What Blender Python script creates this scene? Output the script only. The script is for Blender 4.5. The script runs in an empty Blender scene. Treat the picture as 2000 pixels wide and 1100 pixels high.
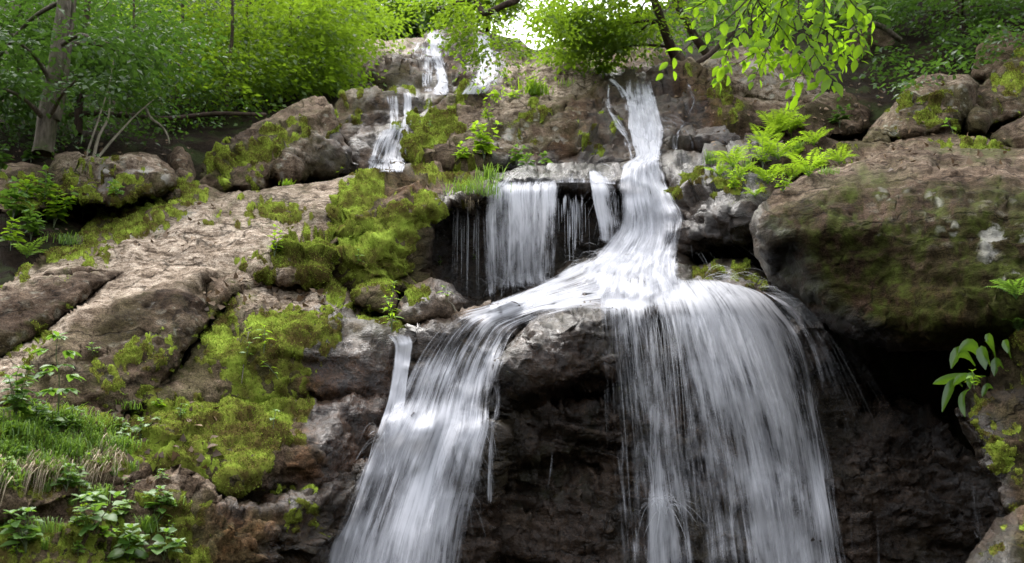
import bpy, math, random
import numpy as np
from mathutils import Vector, Matrix
from mathutils.geometry import delaunay_2d_cdt
from mathutils.bvhtree import BVHTree

random.seed(7)
rng = np.random.default_rng(11)
sc = bpy.context.scene
col = sc.collection

# ------------------------------------------------------------------ camera
CAM_Z, PITCH, FPX = 1.5, math.radians(12), 1778.0
cam_data = bpy.data.cameras.new("camera")
cam_data.sensor_width = 36.0
cam_data.lens = 36.0 * FPX / 2000.0
cam_data.clip_start, cam_data.clip_end = 0.05, 2000
cam = bpy.data.objects.new("camera", cam_data)
cam.location = (0, 0, CAM_Z)
cam.rotation_euler = (math.radians(90) + PITCH, 0, 0)
col.objects.link(cam)
sc.camera = cam
cam_data.dof.use_dof = True
cam_data.dof.focus_distance = 7.0
cam_data.dof.aperture_fstop = 2.6

# ------------------------------------------------------------------ world, sun, exposure
SUN_EL, SUN_AZ = math.radians(58), math.radians(-32)   # azimuth measured from +Y towards +X
w = bpy.data.worlds.new("World")
sc.world = w
w.use_nodes = True
nt = w.node_tree
nt.nodes.clear()
sky = nt.nodes.new("ShaderNodeTexSky")
sky.sky_type = 'NISHITA'
sky.sun_disc = False
sky.sun_elevation = SUN_EL
sky.sun_rotation = SUN_AZ
sky.dust_density = 4.0
sky.air_density = 1.2
hs = nt.nodes.new("ShaderNodeHueSaturation")
hs.inputs["Saturation"].default_value = 0.22
bg = nt.nodes.new("ShaderNodeBackground")
bg.inputs["Strength"].default_value = 0.15
wo = nt.nodes.new("ShaderNodeOutputWorld")
nt.links.new(sky.outputs[0], hs.inputs["Color"])
nt.links.new(hs.outputs[0], bg.inputs["Color"])
nt.links.new(bg.outputs[0], wo.inputs["Surface"])
sun_d = bpy.data.lights.new("sun", 'SUN')
sun_d.energy = 0.55
sun_d.angle = math.radians(50)
sun_d.color = (1.0, 0.96, 0.9)
sun = bpy.data.objects.new("sun", sun_d)
sdir = Vector((math.sin(SUN_AZ) * math.cos(SUN_EL), math.cos(SUN_AZ) * math.cos(SUN_EL), math.sin(SUN_EL)))
sun.rotation_euler = sdir.to_track_quat('Z', 'Y').to_euler()
sun.location = (0, 0, 30)
col.objects.link(sun)
vs = sc.view_settings
vs.view_transform = 'Standard'
vs.look = 'None'
vs.gamma = 1.0
vs.use_curve_mapping = False
vs.exposure = 2.32
cy = sc.cycles
cy.use_denoising = True
cy.max_bounces = 8
cy.diffuse_bounces = 3
cy.glossy_bounces = 2
cy.transmission_bounces = 3
cy.transparent_max_bounces = 24
cy.caustics_reflective = cy.caustics_refractive = False
cy.sample_clamp_indirect = 4.0

# ------------------------------------------------------------------ picture -> world
CP, SP = math.cos(PITCH), math.sin(PITCH)
CAM = np.array([0, 0, CAM_Z])

def ray(px, py):
    px = np.asarray(px, float); py = np.asarray(py, float)
    x = (px - 1000.0) / FPX
    y = (550.0 - py) / FPX
    return np.stack([x, CP - y * SP, SP + y * CP], -1)

def PT(px, py, d):
    """A point at view depth d metres seen at photo pixel px, py."""
    return CAM + ray(px, py) * np.asarray(d, float)[..., None]

def PROJ(p):
    q = np.asarray(p, float) - CAM
    fz = q[..., 1] * CP + q[..., 2] * SP
    up = -q[..., 1] * SP + q[..., 2] * CP
    return np.stack([1000 + FPX * q[..., 0] / fz, 550 - FPX * up / fz, fz], -1)

# ------------------------------------------------------------------ noise
def _h(ix, iy, iz, seed):
    h = (ix.astype(np.int64) * 374761393 + iy.astype(np.int64) * 668265263 + iz.astype(np.int64) * 2147483647 + seed * 1274126177) & 0xFFFFFFFF
    h = ((h ^ (h >> 13)) * 1274126177) & 0xFFFFFFFF
    h = ((h ^ (h >> 16)) * 2246822519) & 0xFFFFFFFF
    return ((h ^ (h >> 15)) & 0xFFFFFF) / 16777215.0

def vnoise(p, seed=0):
    f = np.floor(p)
    t = p - f
    t = t * t * t * (t * (t * 6 - 15) + 10)
    i = f.astype(np.int64)
    r = 0
    for dx in (0, 1):
        wx = t[:, 0] if dx else 1 - t[:, 0]
        for dy in (0, 1):
            wy = t[:, 1] if dy else 1 - t[:, 1]
            for dz in (0, 1):
                wz = t[:, 2] if dz else 1 - t[:, 2]
                r = r + wx * wy * wz * _h(i[:, 0] + dx, i[:, 1] + dy, i[:, 2] + dz, seed)
    return r * 2 - 1

def fbm(p, seed=0, octs=4, gain=0.5, ridged=False):
    a, s, r = 1.0, 0.0, 0
    for o in range(octs):
        n = vnoise(p * (2.03 ** o) + 17.3 * o, seed + o)
        if ridged:
            n = 1 - 2 * np.abs(n)
        r = r + a * n
        s += a
        a *= gain
    return r / s

def cells(p, seed=0):
    """distance to the nearest feature point, second nearest"""
    f = np.floor(p).astype(np.int64)
    d1 = np.full(len(p), 9.0); d2 = np.full(len(p), 9.0)
    for dx in (-1, 0, 1):
        for dy in (-1, 0, 1):
            for dz in (-1, 0, 1):
                cx, cy_, cz = f[:, 0] + dx, f[:, 1] + dy, f[:, 2] + dz
                q = np.stack([cx + _h(cx, cy_, cz, seed + 5), cy_ + _h(cx, cy_, cz, seed + 6), cz + _h(cx, cy_, cz, seed + 7)], 1)
                d = np.linalg.norm(p - q, axis=1)
                d2 = np.where(d < d1, d1, np.minimum(d2, d))
                d1 = np.minimum(d1, d)
    return d1, d2

def facets(p, seed=0):
    """angular chips: every Voronoi cell is a tilted plane of its own"""
    f = np.floor(p).astype(np.int64)
    d1 = np.full(len(p), 9.0); val = np.zeros(len(p))
    for dx in (-1, 0, 1):
        for dy in (-1, 0, 1):
            for dz in (-1, 0, 1):
                c = (f[:, 0] + dx, f[:, 1] + dy, f[:, 2] + dz)
                o = p - np.stack([c[i] + _h(*c, seed + 5 + i) for i in range(3)], 1)
                d = (o ** 2).sum(1)
                g = sum(o[:, i] * (_h(*c, seed + 15 + i) * 2 - 1) for i in range(3)) + 0.5 * (_h(*c, seed + 19) - .5)
                m = d < d1
                val = np.where(m, g, val); d1 = np.where(m, d, d1)
    return val

def n2(px, py, s, seed, octs=3):
    q = np.stack([np.asarray(px) / s, np.asarray(py) / s, np.zeros(np.shape(px))], -1)
    return fbm(q.reshape(-1, 3), seed, octs).reshape(np.shape(px))

def smooth(e0, e1, x):
    t = np.clip((x - e0) / (e1 - e0), 0, 1)
    return t * t * (3 - 2 * t)

# ------------------------------------------------------------------ meshes and tags
def mesh(name, V, F, mat=None, attrs=None, smooth_=True, uv=None):
    """F: list of (m,k) int arrays."""
    if not isinstance(F, (list, tuple)):
        F = [F]
    F = [np.asarray(f, np.int32) for f in F if len(f)]
    me = bpy.data.meshes.new(name)
    V = np.asarray(V, np.float32)
    me.vertices.add(len(V))
    me.vertices.foreach_set("co", V.ravel())
    loops = np.concatenate([f.ravel() for f in F])
    sizes = np.concatenate([np.full(len(f), f.shape[1], np.int32) for f in F])
    starts = np.concatenate([[0], np.cumsum(sizes)[:-1]]).astype(np.int32)
    me.loops.add(len(loops))
    me.loops.foreach_set("vertex_index", loops)
    me.polygons.add(len(sizes))
    me.polygons.foreach_set("loop_start", starts)
    if smooth_:
        me.polygons.foreach_set("use_smooth", np.ones(len(sizes), bool))
    if uv is not None:
        l = me.uv_layers.new(name="UVMap")
        l.data.foreach_set("uv", np.asarray(uv, np.float32)[loops].ravel())
    for k, a in (attrs or {}).items():
        at = me.attributes.new(k, 'FLOAT', 'POINT')
        at.data.foreach_set("value", np.asarray(a, np.float32))
    me.update(calc_edges=True)
    if mat is not None:
        me.materials.append(mat)
    return me

def link(name, me, parent=None, loc=None):
    o = bpy.data.objects.new(name, me)
    col.objects.link(o)
    if parent is not None:
        o.parent = parent
    if loc is not None:
        o.location = loc
    return o

def tag(o, label=None, cat=None, group=None, kind=None):
    if label: o["label"] = label
    if cat: o["category"] = cat
    if group: o["group"] = group
    if kind: o["kind"] = kind
    return o

def thing(name, label, cat, loc, group=None):
    o = bpy.data.objects.new(name, None)
    o.empty_display_size = 0.1
    col.objects.link(o)
    o.location = Vector(loc)
    return tag(o, label, cat, group)

# ------------------------------------------------------------------ picture-space areas, used to say where moss, wet rock, lichen grow and where rock is darkened
def seg_dist(px, py, poly, closed=True):
    best = np.full(np.shape(px), 1e9)
    n = len(poly)
    for i in range(n if closed else n - 1):
        (x0, y0), (x1, y1) = poly[i][:2], poly[(i + 1) % n][:2]
        dx, dy = x1 - x0, y1 - y0
        L = dx * dx + dy * dy + 1e-9
        t = np.clip(((px - x0) * dx + (py - y0) * dy) / L, 0, 1)
        best = np.minimum(best, np.hypot(px - x0 - t * dx, py - y0 - t * dy))
    return best

def inside(px, py, poly):
    r = np.zeros(np.shape(px), bool)
    n = len(poly)
    for i in range(n):
        (x0, y0), (x1, y1) = poly[i][:2], poly[(i + 1) % n][:2]
        c = ((y0 > py) != (y1 > py)) & (px < (x1 - x0) * (py - y0) / (y1 - y0 + 1e-12) + x0)
        r ^= c
    return r

def area(px, py, polys, feather=18):
    """0..1 membership of soft polygons; each is (strength, [(x,y)...])"""
    m = np.zeros(np.shape(px))
    for s, poly in polys:
        d = seg_dist(px, py, poly)
        sd = np.where(inside(px, py, poly), d, -d)
        m = np.maximum(m, s * smooth(-feather, feather, sd))
    return m
# ------------------------------------------------------------------ materials
class NT:
    def __init__(s, name):
        s.m = bpy.data.materials.new(name)
        s.m.use_nodes = True
        s.t = s.m.node_tree
        s.t.nodes.clear()
        s.out = s.t.nodes.new("ShaderNodeOutputMaterial")
    def n(s, typ, **kw):
        x = s.t.nodes.new("ShaderNode" + typ)
        for k, v in kw.items():
            if hasattr(x, k) and k not in x.inputs.keys():
                setattr(x, k, v)
            else:
                s.set(x.inputs[k], v)
        return x
    def set(s, inp, v):
        if isinstance(v, bpy.types.NodeSocket):
            s.t.links.new(v, inp)
        elif isinstance(v, tuple) and len(v) == 3 and inp.type == 'RGBA':
            inp.default_value = (*v, 1)
        else:
            inp.default_value = v
    def math(s, op, a, b=0.0, c=None, clamp=False):
        x = s.t.nodes.new("ShaderNodeMath"); x.operation = op; x.use_clamp = clamp
        s.set(x.inputs[0], a); s.set(x.inputs[1], b)
        if c is not None: s.set(x.inputs[2], c)
        return x.outputs[0]
    def mix(s, f, a, b, typ='MIX'):
        x = s.t.nodes.new("ShaderNodeMix"); x.data_type = 'RGBA'; x.blend_type = typ
        s.set(x.inputs["Factor"], f); s.set(x.inputs[6], a); s.set(x.inputs[7], b)
        return x.outputs[2]
    def ramp(s, f, stops, interp='LINEAR'):
        x = s.t.nodes.new("ShaderNodeValToRGB")
        x.color_ramp.interpolation = interp
        e = x.color_ramp.elements
        while len(e) < len(stops): e.new(0.5)
        for el, (p, c) in zip(e, stops):
            el.position = p
            el.color = (*c, 1) if isinstance(c, tuple) else (c, c, c, 1)
        s.set(x.inputs[0], f)
        return x.outputs[0]
    def attr(s, name):
        return s.n("Attribute", attribute_name=name).outputs["Fac"]
    def noise(s, vec, scale, detail=4.0, rough=0.55, dist=0.0):
        x = s.n("TexNoise")
        s.set(x.inputs["Vector"], vec); x.inputs["Scale"].default_value = scale
        x.inputs["Detail"].default_value = detail; x.inputs["Roughness"].default_value = rough
        x.inputs["Distortion"].default_value = dist
        return x.outputs["Fac"]
    def mapping(s, vec, scale=(1, 1, 1), rot=(0, 0, 0)):
        x = s.n("Mapping"); s.set(x.inputs["Vector"], vec)
        x.inputs["Scale"].default_value = scale; x.inputs["Rotation"].default_value = rot
        return x.outputs[0]

def rock_material():
    k = NT("rock")
    pos = k.n("NewGeometry").outputs["Position"]
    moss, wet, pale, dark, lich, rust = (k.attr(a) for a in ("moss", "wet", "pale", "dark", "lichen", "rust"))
    na = k.noise(pos, 1.7, 7, 0.62, 0.4)
    nb = k.noise(pos, 9.0, 6, 0.65)
    nc = k.noise(pos, 42.0, 5, 0.7)
    stre = k.noise(k.mapping(pos, (3.2, 3.2, 14.0), (0.45, -0.35, 0.0)), 2.0, 6, 0.65, 0.6)
    mixn = k.math('ADD', k.math('MULTIPLY', na, 0.45), k.math('ADD', k.math('MULTIPLY', nb, 0.3), k.math('MULTIPLY', stre, 0.25)))
    base = k.ramp(mixn, [(0.38, (0.022, 0.014, 0.009)), (0.46, (0.068, 0.046, 0.03)), (0.53, (0.12, 0.085, 0.058)), (0.62, (0.23, 0.172, 0.125))])
    base = k.mix(k.ramp(k.noise(pos, 1.1, 6, 0.65), [(0.47, 0.0), (0.6, 0.75)]), base, k.mix(nb, (0.03, 0.026, 0.01), (0.085, 0.078, 0.03)))
    palec = k.ramp(k.math('ADD', k.math('MULTIPLY', nb, 0.5), k.math('MULTIPLY', stre, 0.5)), [(0.40, (0.07, 0.05, 0.034)), (0.47, (0.24, 0.185, 0.137)), (0.58, (0.45, 0.375, 0.295))])
    c = k.mix(k.math('MULTIPLY', pale, k.ramp(k.math('ADD', nb, k.math('MULTIPLY', pale, 0.35)), [(0.42, 0.0), (0.66, 1.0)])), base, palec)
    # lichen: crusty pale rosettes
    vo = k.n("TexVoronoi"); k.set(vo.inputs["Vector"], pos); vo.inputs["Scale"].default_value = 6.5
    vo2 = k.n("TexVoronoi"); k.set(vo2.inputs["Vector"], pos); vo2.inputs["Scale"].default_value = 17.0
    spot = k.ramp(k.math('ADD', vo.outputs["Distance"], k.math('MULTIPLY', k.math('SUBTRACT', nc, 0.5), 0.5)), [(0.2, 1.0), (0.3, 0.0)])
    spot2 = k.ramp(k.math('ADD', vo2.outputs["Distance"], k.math('MULTIPLY', k.math('SUBTRACT', nc, 0.5), 0.6)), [(0.16, 1.0), (0.3, 0.0)])
    lmask = k.math('MULTIPLY', lich, k.math('MAXIMUM', k.math('MULTIPLY', spot, k.ramp(na, [(0.42, 0.0), (0.52, 1.0)])), k.math('MULTIPLY', spot2, k.ramp(nb, [(0.5, 0.0), (0.58, 0.9)]))))
    vo3 = k.n("TexVoronoi"); k.set(vo3.inputs["Vector"], pos); vo3.inputs["Scale"].default_value = 4.6
    blot = k.math('MULTIPLY', k.ramp(lich, [(0.6, 0.0), (0.95, 0.5)]), k.ramp(k.math('ADD', vo3.outputs["Distance"], k.math('MULTIPLY', k.math('SUBTRACT', nb, 0.5), 0.9)), [(0.36, 1.0), (0.46, 0.0)]))
    c = k.mix(lmask, c, (0.34, 0.34, 0.28))
    c = k.mix(k.math('MULTIPLY', rust, k.ramp(nb, [(0.38, 0.0), (0.62, 1.0)])), c, k.mix(nc, (0.11, 0.05, 0.02), (0.2, 0.1, 0.045)))
    nd = k.noise(pos, 95.0, 3, 0.75)
    c = k.mix(0.85, c, k.ramp(nd, [(0.36, 0.35), (0.5, 1.0), (0.66, 1.75)]), 'MULTIPLY')
    # thin moss film and algae
    # fine cracks and grain
    c = k.mix(k.ramp(nc, [(0.34, 0.75), (0.46, 0.0)]), c, (0.02, 0.015, 0.011))
    vc = k.n("TexVoronoi", feature='DISTANCE_TO_EDGE')
    wv = k.n("VectorMath", operation='ADD'); k.set(wv.inputs[0], k.mapping(pos, (1.0, 1.0, 1.9), (0.3, -0.35, 0.2)))
    nv = k.n("TexNoise"); k.set(nv.inputs["Vector"], pos); nv.inputs["Scale"].default_value = 2.2; nv.inputs["Detail"].default_value = 5
    sv = k.n("VectorMath", operation='SCALE'); k.set(sv.inputs[0], nv.outputs["Color"]); sv.inputs["Scale"].default_value = 0.9
    k.set(wv.inputs[1], sv.outputs[0]); k.set(vc.inputs["Vector"], wv.outputs[0]); vc.inputs["Scale"].default_value = 0.95
    crack = k.math('MULTIPLY', k.ramp(vc.outputs["Distance"], [(0.0, 1.0), (0.026, 0.0)]), k.ramp(na, [(0.41, 0.0), (0.5, 1.0)]))
    c = k.mix(k.math('MULTIPLY', crack, 0.8), c, (0.012, 0.009, 0.006))
    stain = k.noise(k.mapping(pos, (5.0, 5.0, 0.9)), 1.0, 5, 0.6)
    c = k.mix(k.ramp(stain, [(0.5, 0.0), (0.64, 0.55)]), c, k.mix(1.0, c, (0.42, 0.37, 0.32), 'MULTIPLY'))
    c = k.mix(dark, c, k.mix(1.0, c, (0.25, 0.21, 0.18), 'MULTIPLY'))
    mf = k.math('MULTIPLY', moss, k.ramp(k.math('ADD', k.math('MULTIPLY', nb, 0.6), k.math('MULTIPLY', nc, 0.4)), [(0.4, 0.25), (0.6, 1.0)]), clamp=True)
    c = k.mix(mf, c, k.mix(nb, (0.026, 0.032, 0.008), (0.07, 0.088, 0.016)))
    c = k.mix(blot, c, (0.42, 0.41, 0.37))
    c = k.mix(k.math('MULTIPLY', wet, 0.9), c, k.mix(1.0, c, (0.24, 0.19, 0.165), 'MULTIPLY'))
    rough = k.math('SUBTRACT', 0.92, k.math('MULTIPLY', wet, k.math('ADD', 0.48, k.math('MULTIPLY', nb, 0.5))), clamp=True)
    b1 = k.n("Bump", Strength=0.75, Distance=0.05); k.set(b1.inputs["Height"], nb)
    b2 = k.n("Bump", Strength=0.8, Distance=0.014); k.set(b2.inputs["Height"], k.math("SUBTRACT", nc, k.math("MULTIPLY", crack, 0.8))); k.set(b2.inputs["Normal"], b1.outputs[0])
    b3 = k.n("Bump", Strength=0.5, Distance=0.03); k.set(b3.inputs["Height"], stre); k.set(b3.inputs["Normal"], b2.outputs[0])
    b4 = k.n("Bump", Strength=0.6, Distance=0.006); k.set(b4.inputs["Height"], nd); k.set(b4.inputs["Normal"], b3.outputs[0])
    p = k.n("BsdfPrincipled")
    k.set(p.inputs["Base Color"], c); k.set(p.inputs["Roughness"], rough); k.set(p.inputs["Normal"], b4.outputs[0])
    k.set(p.inputs["Specular IOR Level"], k.math("ADD", 0.05, k.math("MULTIPLY", wet, 0.36)))
    k.t.links.new(p.outputs[0], k.out.inputs[0])
    return k.m

def moss_material():
    k = NT("moss")
    pos = k.n("NewGeometry").outputs["Position"]
    tint = k.attr("tint")
    n = k.math('ADD', k.math('MULTIPLY', k.noise(pos, 2.6, 5, 0.65), 1.1), -0.2)
    c = k.ramp(k.math('ADD', k.math('MULTIPLY', n, 0.7), k.math('MULTIPLY', tint, 0.4)), [(0.28, (0.07, 0.055, 0.018)), (0.39, (0.145, 0.165, 0.028)), (0.51, (0.25, 0.33, 0.045)), (0.70, (0.40, 0.53, 0.095))])
    d = k.n("BsdfDiffuse"); k.set(d.inputs["Color"], c)
    t = k.n("BsdfTranslucent"); k.set(t.inputs["Color"], c)
    m = k.n("MixShader"); m.inputs[0].default_value = 0.25
    k.t.links.new(d.outputs[0], m.inputs[1]); k.t.links.new(t.outputs[0], m.inputs[2])
    k.t.links.new(m.outputs[0], k.out.inputs[0])
    return k.m

def leaf_material(name, lo, hi, trans, tfac=0.5, gloss=0.06, rough=0.45):
    k = NT(name)
    tint = k.attr("tint")
    c = k.mix(tint, lo, hi)
    d = k.n("BsdfDiffuse"); k.set(d.inputs["Color"], c)
    t = k.n("BsdfTranslucent"); k.set(t.inputs["Color"], k.mix(tint, tuple(x * 0.6 for x in trans), trans))
    m = k.n("MixShader"); m.inputs[0].default_value = tfac
    k.t.links.new(d.outputs[0], m.inputs[1]); k.t.links.new(t.outputs[0], m.inputs[2])
    g = k.n("BsdfGlossy"); g.inputs["Roughness"].default_value = rough; g.inputs["Color"].default_value = (1, 1, 1, 1)
    m2 = k.n("MixShader"); m2.inputs[0].default_value = gloss
    k.t.links.new(m.outputs[0], m2.inputs[1]); k.t.links.new(g.outputs[0], m2.inputs[2])
    k.t.links.new(m2.outputs[0], k.out.inputs[0])
    return k.m

def bark_material(name, lo, hi, green=0.3):
    k = NT(name)
    pos = k.n("TexCoord").outputs["Object"]
    n = k.noise(k.mapping(pos, (6, 6, 1.6)), 4, 6, 0.65)
    n2_ = k.noise(pos, 3, 4)
    c = k.ramp(n, [(0.3, lo), (0.7, hi)])
    c = k.mix(k.math('MULTIPLY', k.ramp(n2_, [(0.45, 0.0), (0.6, 1.0)]), green), c, (0.05, 0.065, 0.02))
    b = k.n("Bump", Strength=0.8, Distance=0.02); k.set(b.inputs["Height"], n)
    p = k.n("BsdfPrincipled"); k.set(p.inputs["Base Color"], c); p.inputs["Roughness"].default_value = 0.9; p.inputs["Specular IOR Level"].default_value = 0.08
    k.set(p.inputs["Normal"], b.outputs[0])
    k.t.links.new(p.outputs[0], k.out.inputs[0])
    return k.m

def soil_material():
    k = NT("soil")
    pos = k.n("NewGeometry").outputs["Position"]
    a = k.noise(pos, 1.2, 6, 0.6); b = k.noise(pos, 14, 6, 0.7)
    c = k.ramp(k.math('ADD', k.math('MULTIPLY', a, 0.5), k.math('MULTIPLY', b, 0.5)), [(0.3, (0.006, 0.004, 0.003)), (0.5, (0.016, 0.011, 0.007)), (0.7, (0.045, 0.032, 0.02))])
    c = k.mix(k.ramp(k.noise(pos, 2.3, 4), [(0.5, 0.0), (0.66, 0.7)]), c, (0.03, 0.045, 0.012))
    bm = k.n("Bump", Strength=1.0, Distance=0.08); k.set(bm.inputs["Height"], b)
    p = k.n("BsdfPrincipled"); k.set(p.inputs["Base Color"], c); p.inputs["Roughness"].default_value = 0.95; p.inputs["Specular IOR Level"].default_value = 0.05
    k.set(p.inputs["Normal"], bm.outputs[0])
    k.t.links.new(p.outputs[0], k.out.inputs[0])
    return k.m

def water_material():
    """Running water drawn out into threads: streaks follow the flow (UV in metres), gaps let the rock show."""
    k = NT("white_water")
    uv = k.n("UVMap").outputs[0]
    dens = k.attr("dens")
    f1 = k.noise(k.mapping(uv, (30, 1.1, 1)), 1.0, 4, 0.6, 0.9)
    f2 = k.noise(k.mapping(uv, (8, 0.9, 1)), 1.0, 4, 0.62, 1.2)
    f3 = k.noise(k.mapping(uv, (85, 2.4, 1)), 1.0, 2, 0.6, 0.3)
    f4 = k.noise(k.mapping(uv, (3.2, 2.0, 1)), 1.0, 5, 0.65, 1.2)
    s = k.math('ADD', k.math('MULTIPLY', f1, 0.3), k.math('ADD', k.math('MULTIPLY', f2, 0.34), k.math('ADD', k.math('MULTIPLY', f3, 0.12), k.math('MULTIPLY', f4, 0.24))))
    x = k.math('ADD', k.math('MULTIPLY', k.math('SUBTRACT', s, 0.5), 5.2), k.math('SUBTRACT', k.math('MULTIPLY', dens, 1.5), 0.42))
    a = k.n("MapRange", interpolation_type='SMOOTHSTEP')
    k.set(a.inputs["Value"], x); a.inputs["From Min"].default_value = -0.14; a.inputs["From Max"].default_value = 1.15
    a.inputs["To Max"].default_value = 0.93
    alpha = k.math('MULTIPLY', a.outputs[0], k.ramp(dens, [(0.0, 0.0), (0.12, 1.0)]))
    colr = k.mix(k.ramp(s, [(0.36, 0.0), (0.6, 1.0)]), (0.42, 0.432, 0.475), (0.70, 0.705, 0.745))
    d = k.n("BsdfDiffuse"); k.set(d.inputs["Color"], colr)
    t = k.n("BsdfTranslucent"); k.set(t.inputs["Color"], colr)
    m = k.n("MixShader"); m.inputs[0].default_value = 0.4
    bp = k.n("Bump", Strength=0.25, Distance=0.02); k.set(bp.inputs["Height"], s)
    k.set(d.inputs["Normal"], bp.outputs[0])
    g = k.n("BsdfGlossy"); g.inputs["Roughness"].default_value = 0.3; k.set(g.inputs["Normal"], bp.outputs[0])
    mg = k.n("MixShader"); mg.inputs[0].default_value = 0.02
    k.t.links.new(d.outputs[0], m.inputs[1]); k.t.links.new(t.outputs[0], m.inputs[2])
    k.t.links.new(m.outputs[0], mg.inputs[1]); k.t.links.new(g.outputs[0], mg.inputs[2])
    tr = k.n("BsdfTransparent")
    m2 = k.n("MixShader"); k.set(m2.inputs[0], alpha)
    k.t.links.new(tr.outputs[0], m2.inputs[1]); k.t.links.new(mg.outputs[0], m2.inputs[2])
    k.t.links.new(m2.outputs[0], k.out.inputs[0])
    return k.m

def spray_material():
    k = NT("spray")
    d = k.n("BsdfDiffuse"); d.inputs["Color"].default_value = (0.8, 0.82, 0.86, 1)
    t = k.n("BsdfTranslucent"); t.inputs["Color"].default_value = (0.8, 0.82, 0.86, 1)
    m = k.n("MixShader"); m.inputs[0].default_value = 0.5
    tr = k.n("BsdfTransparent")
    m2 = k.n("MixShader"); k.set(m2.inputs[0], k.attr("dens"))
    k.t.links.new(d.outputs[0], m.inputs[1]); k.t.links.new(t.outputs[0], m.inputs[2])
    k.t.links.new(tr.outputs[0], m2.inputs[1]); k.t.links.new(m.outputs[0], m2.inputs[2])
    k.t.links.new(m2.outputs[0], k.out.inputs[0])
    return k.m

ROCK, MOSS, SOIL, WATER, SPRAY = rock_material(), moss_material(), soil_material(), water_material(), spray_material()
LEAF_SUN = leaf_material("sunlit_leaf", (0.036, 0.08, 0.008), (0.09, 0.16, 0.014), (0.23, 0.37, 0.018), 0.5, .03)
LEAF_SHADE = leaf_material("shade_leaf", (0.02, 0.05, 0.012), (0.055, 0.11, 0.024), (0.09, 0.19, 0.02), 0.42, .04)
LEAF_HERB = leaf_material("herb_leaf", (0.045, 0.11, 0.018), (0.12, 0.225, 0.035), (0.22, 0.4, 0.04), 0.4, .04)
LEAF_BEECH = leaf_material("beech_leaf", (0.08, 0.155, 0.008), (0.12, 0.22, 0.012), (0.26, 0.46, 0.014), 0.58, 0.01)
FERN = leaf_material("fern_leaf", (0.08, 0.17, 0.008), (0.17, 0.31, 0.018), (0.4, 0.62, 0.03), 0.45, .02)
GRASS = leaf_material("grass_blade", (0.06, 0.13, 0.015), (0.14, 0.24, 0.03), (0.25, 0.42, 0.04), 0.4, .03)
STRAW = leaf_material("dry_grass_blade", (0.2, 0.15, 0.09), (0.42, 0.34, 0.22), (0.3, 0.24, 0.14), 0.3, .03)
GLOSSY = leaf_material("broad_leaf", (0.022, 0.06, 0.008), (0.06, 0.125, 0.015), (0.13, 0.25, 0.015), 0.35, 0.035, 0.32)
LITTER = leaf_material("fallen_leaf", (0.05, 0.032, 0.018), (0.2, 0.135, 0.08), (0.1, 0.06, 0.03), 0.15, .02)
BARK = bark_material("bark", (0.035, 0.028, 0.022), (0.17, 0.145, 0.115), 0.5)
BARK_DARK = bark_material("dark_bark", (0.015, 0.011, 0.009), (0.075, 0.052, 0.04), 0.2)
BARK_PALE = bark_material("pale_bark", (0.10, 0.085, 0.065), (0.26, 0.23, 0.18), 0.4)
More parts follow.
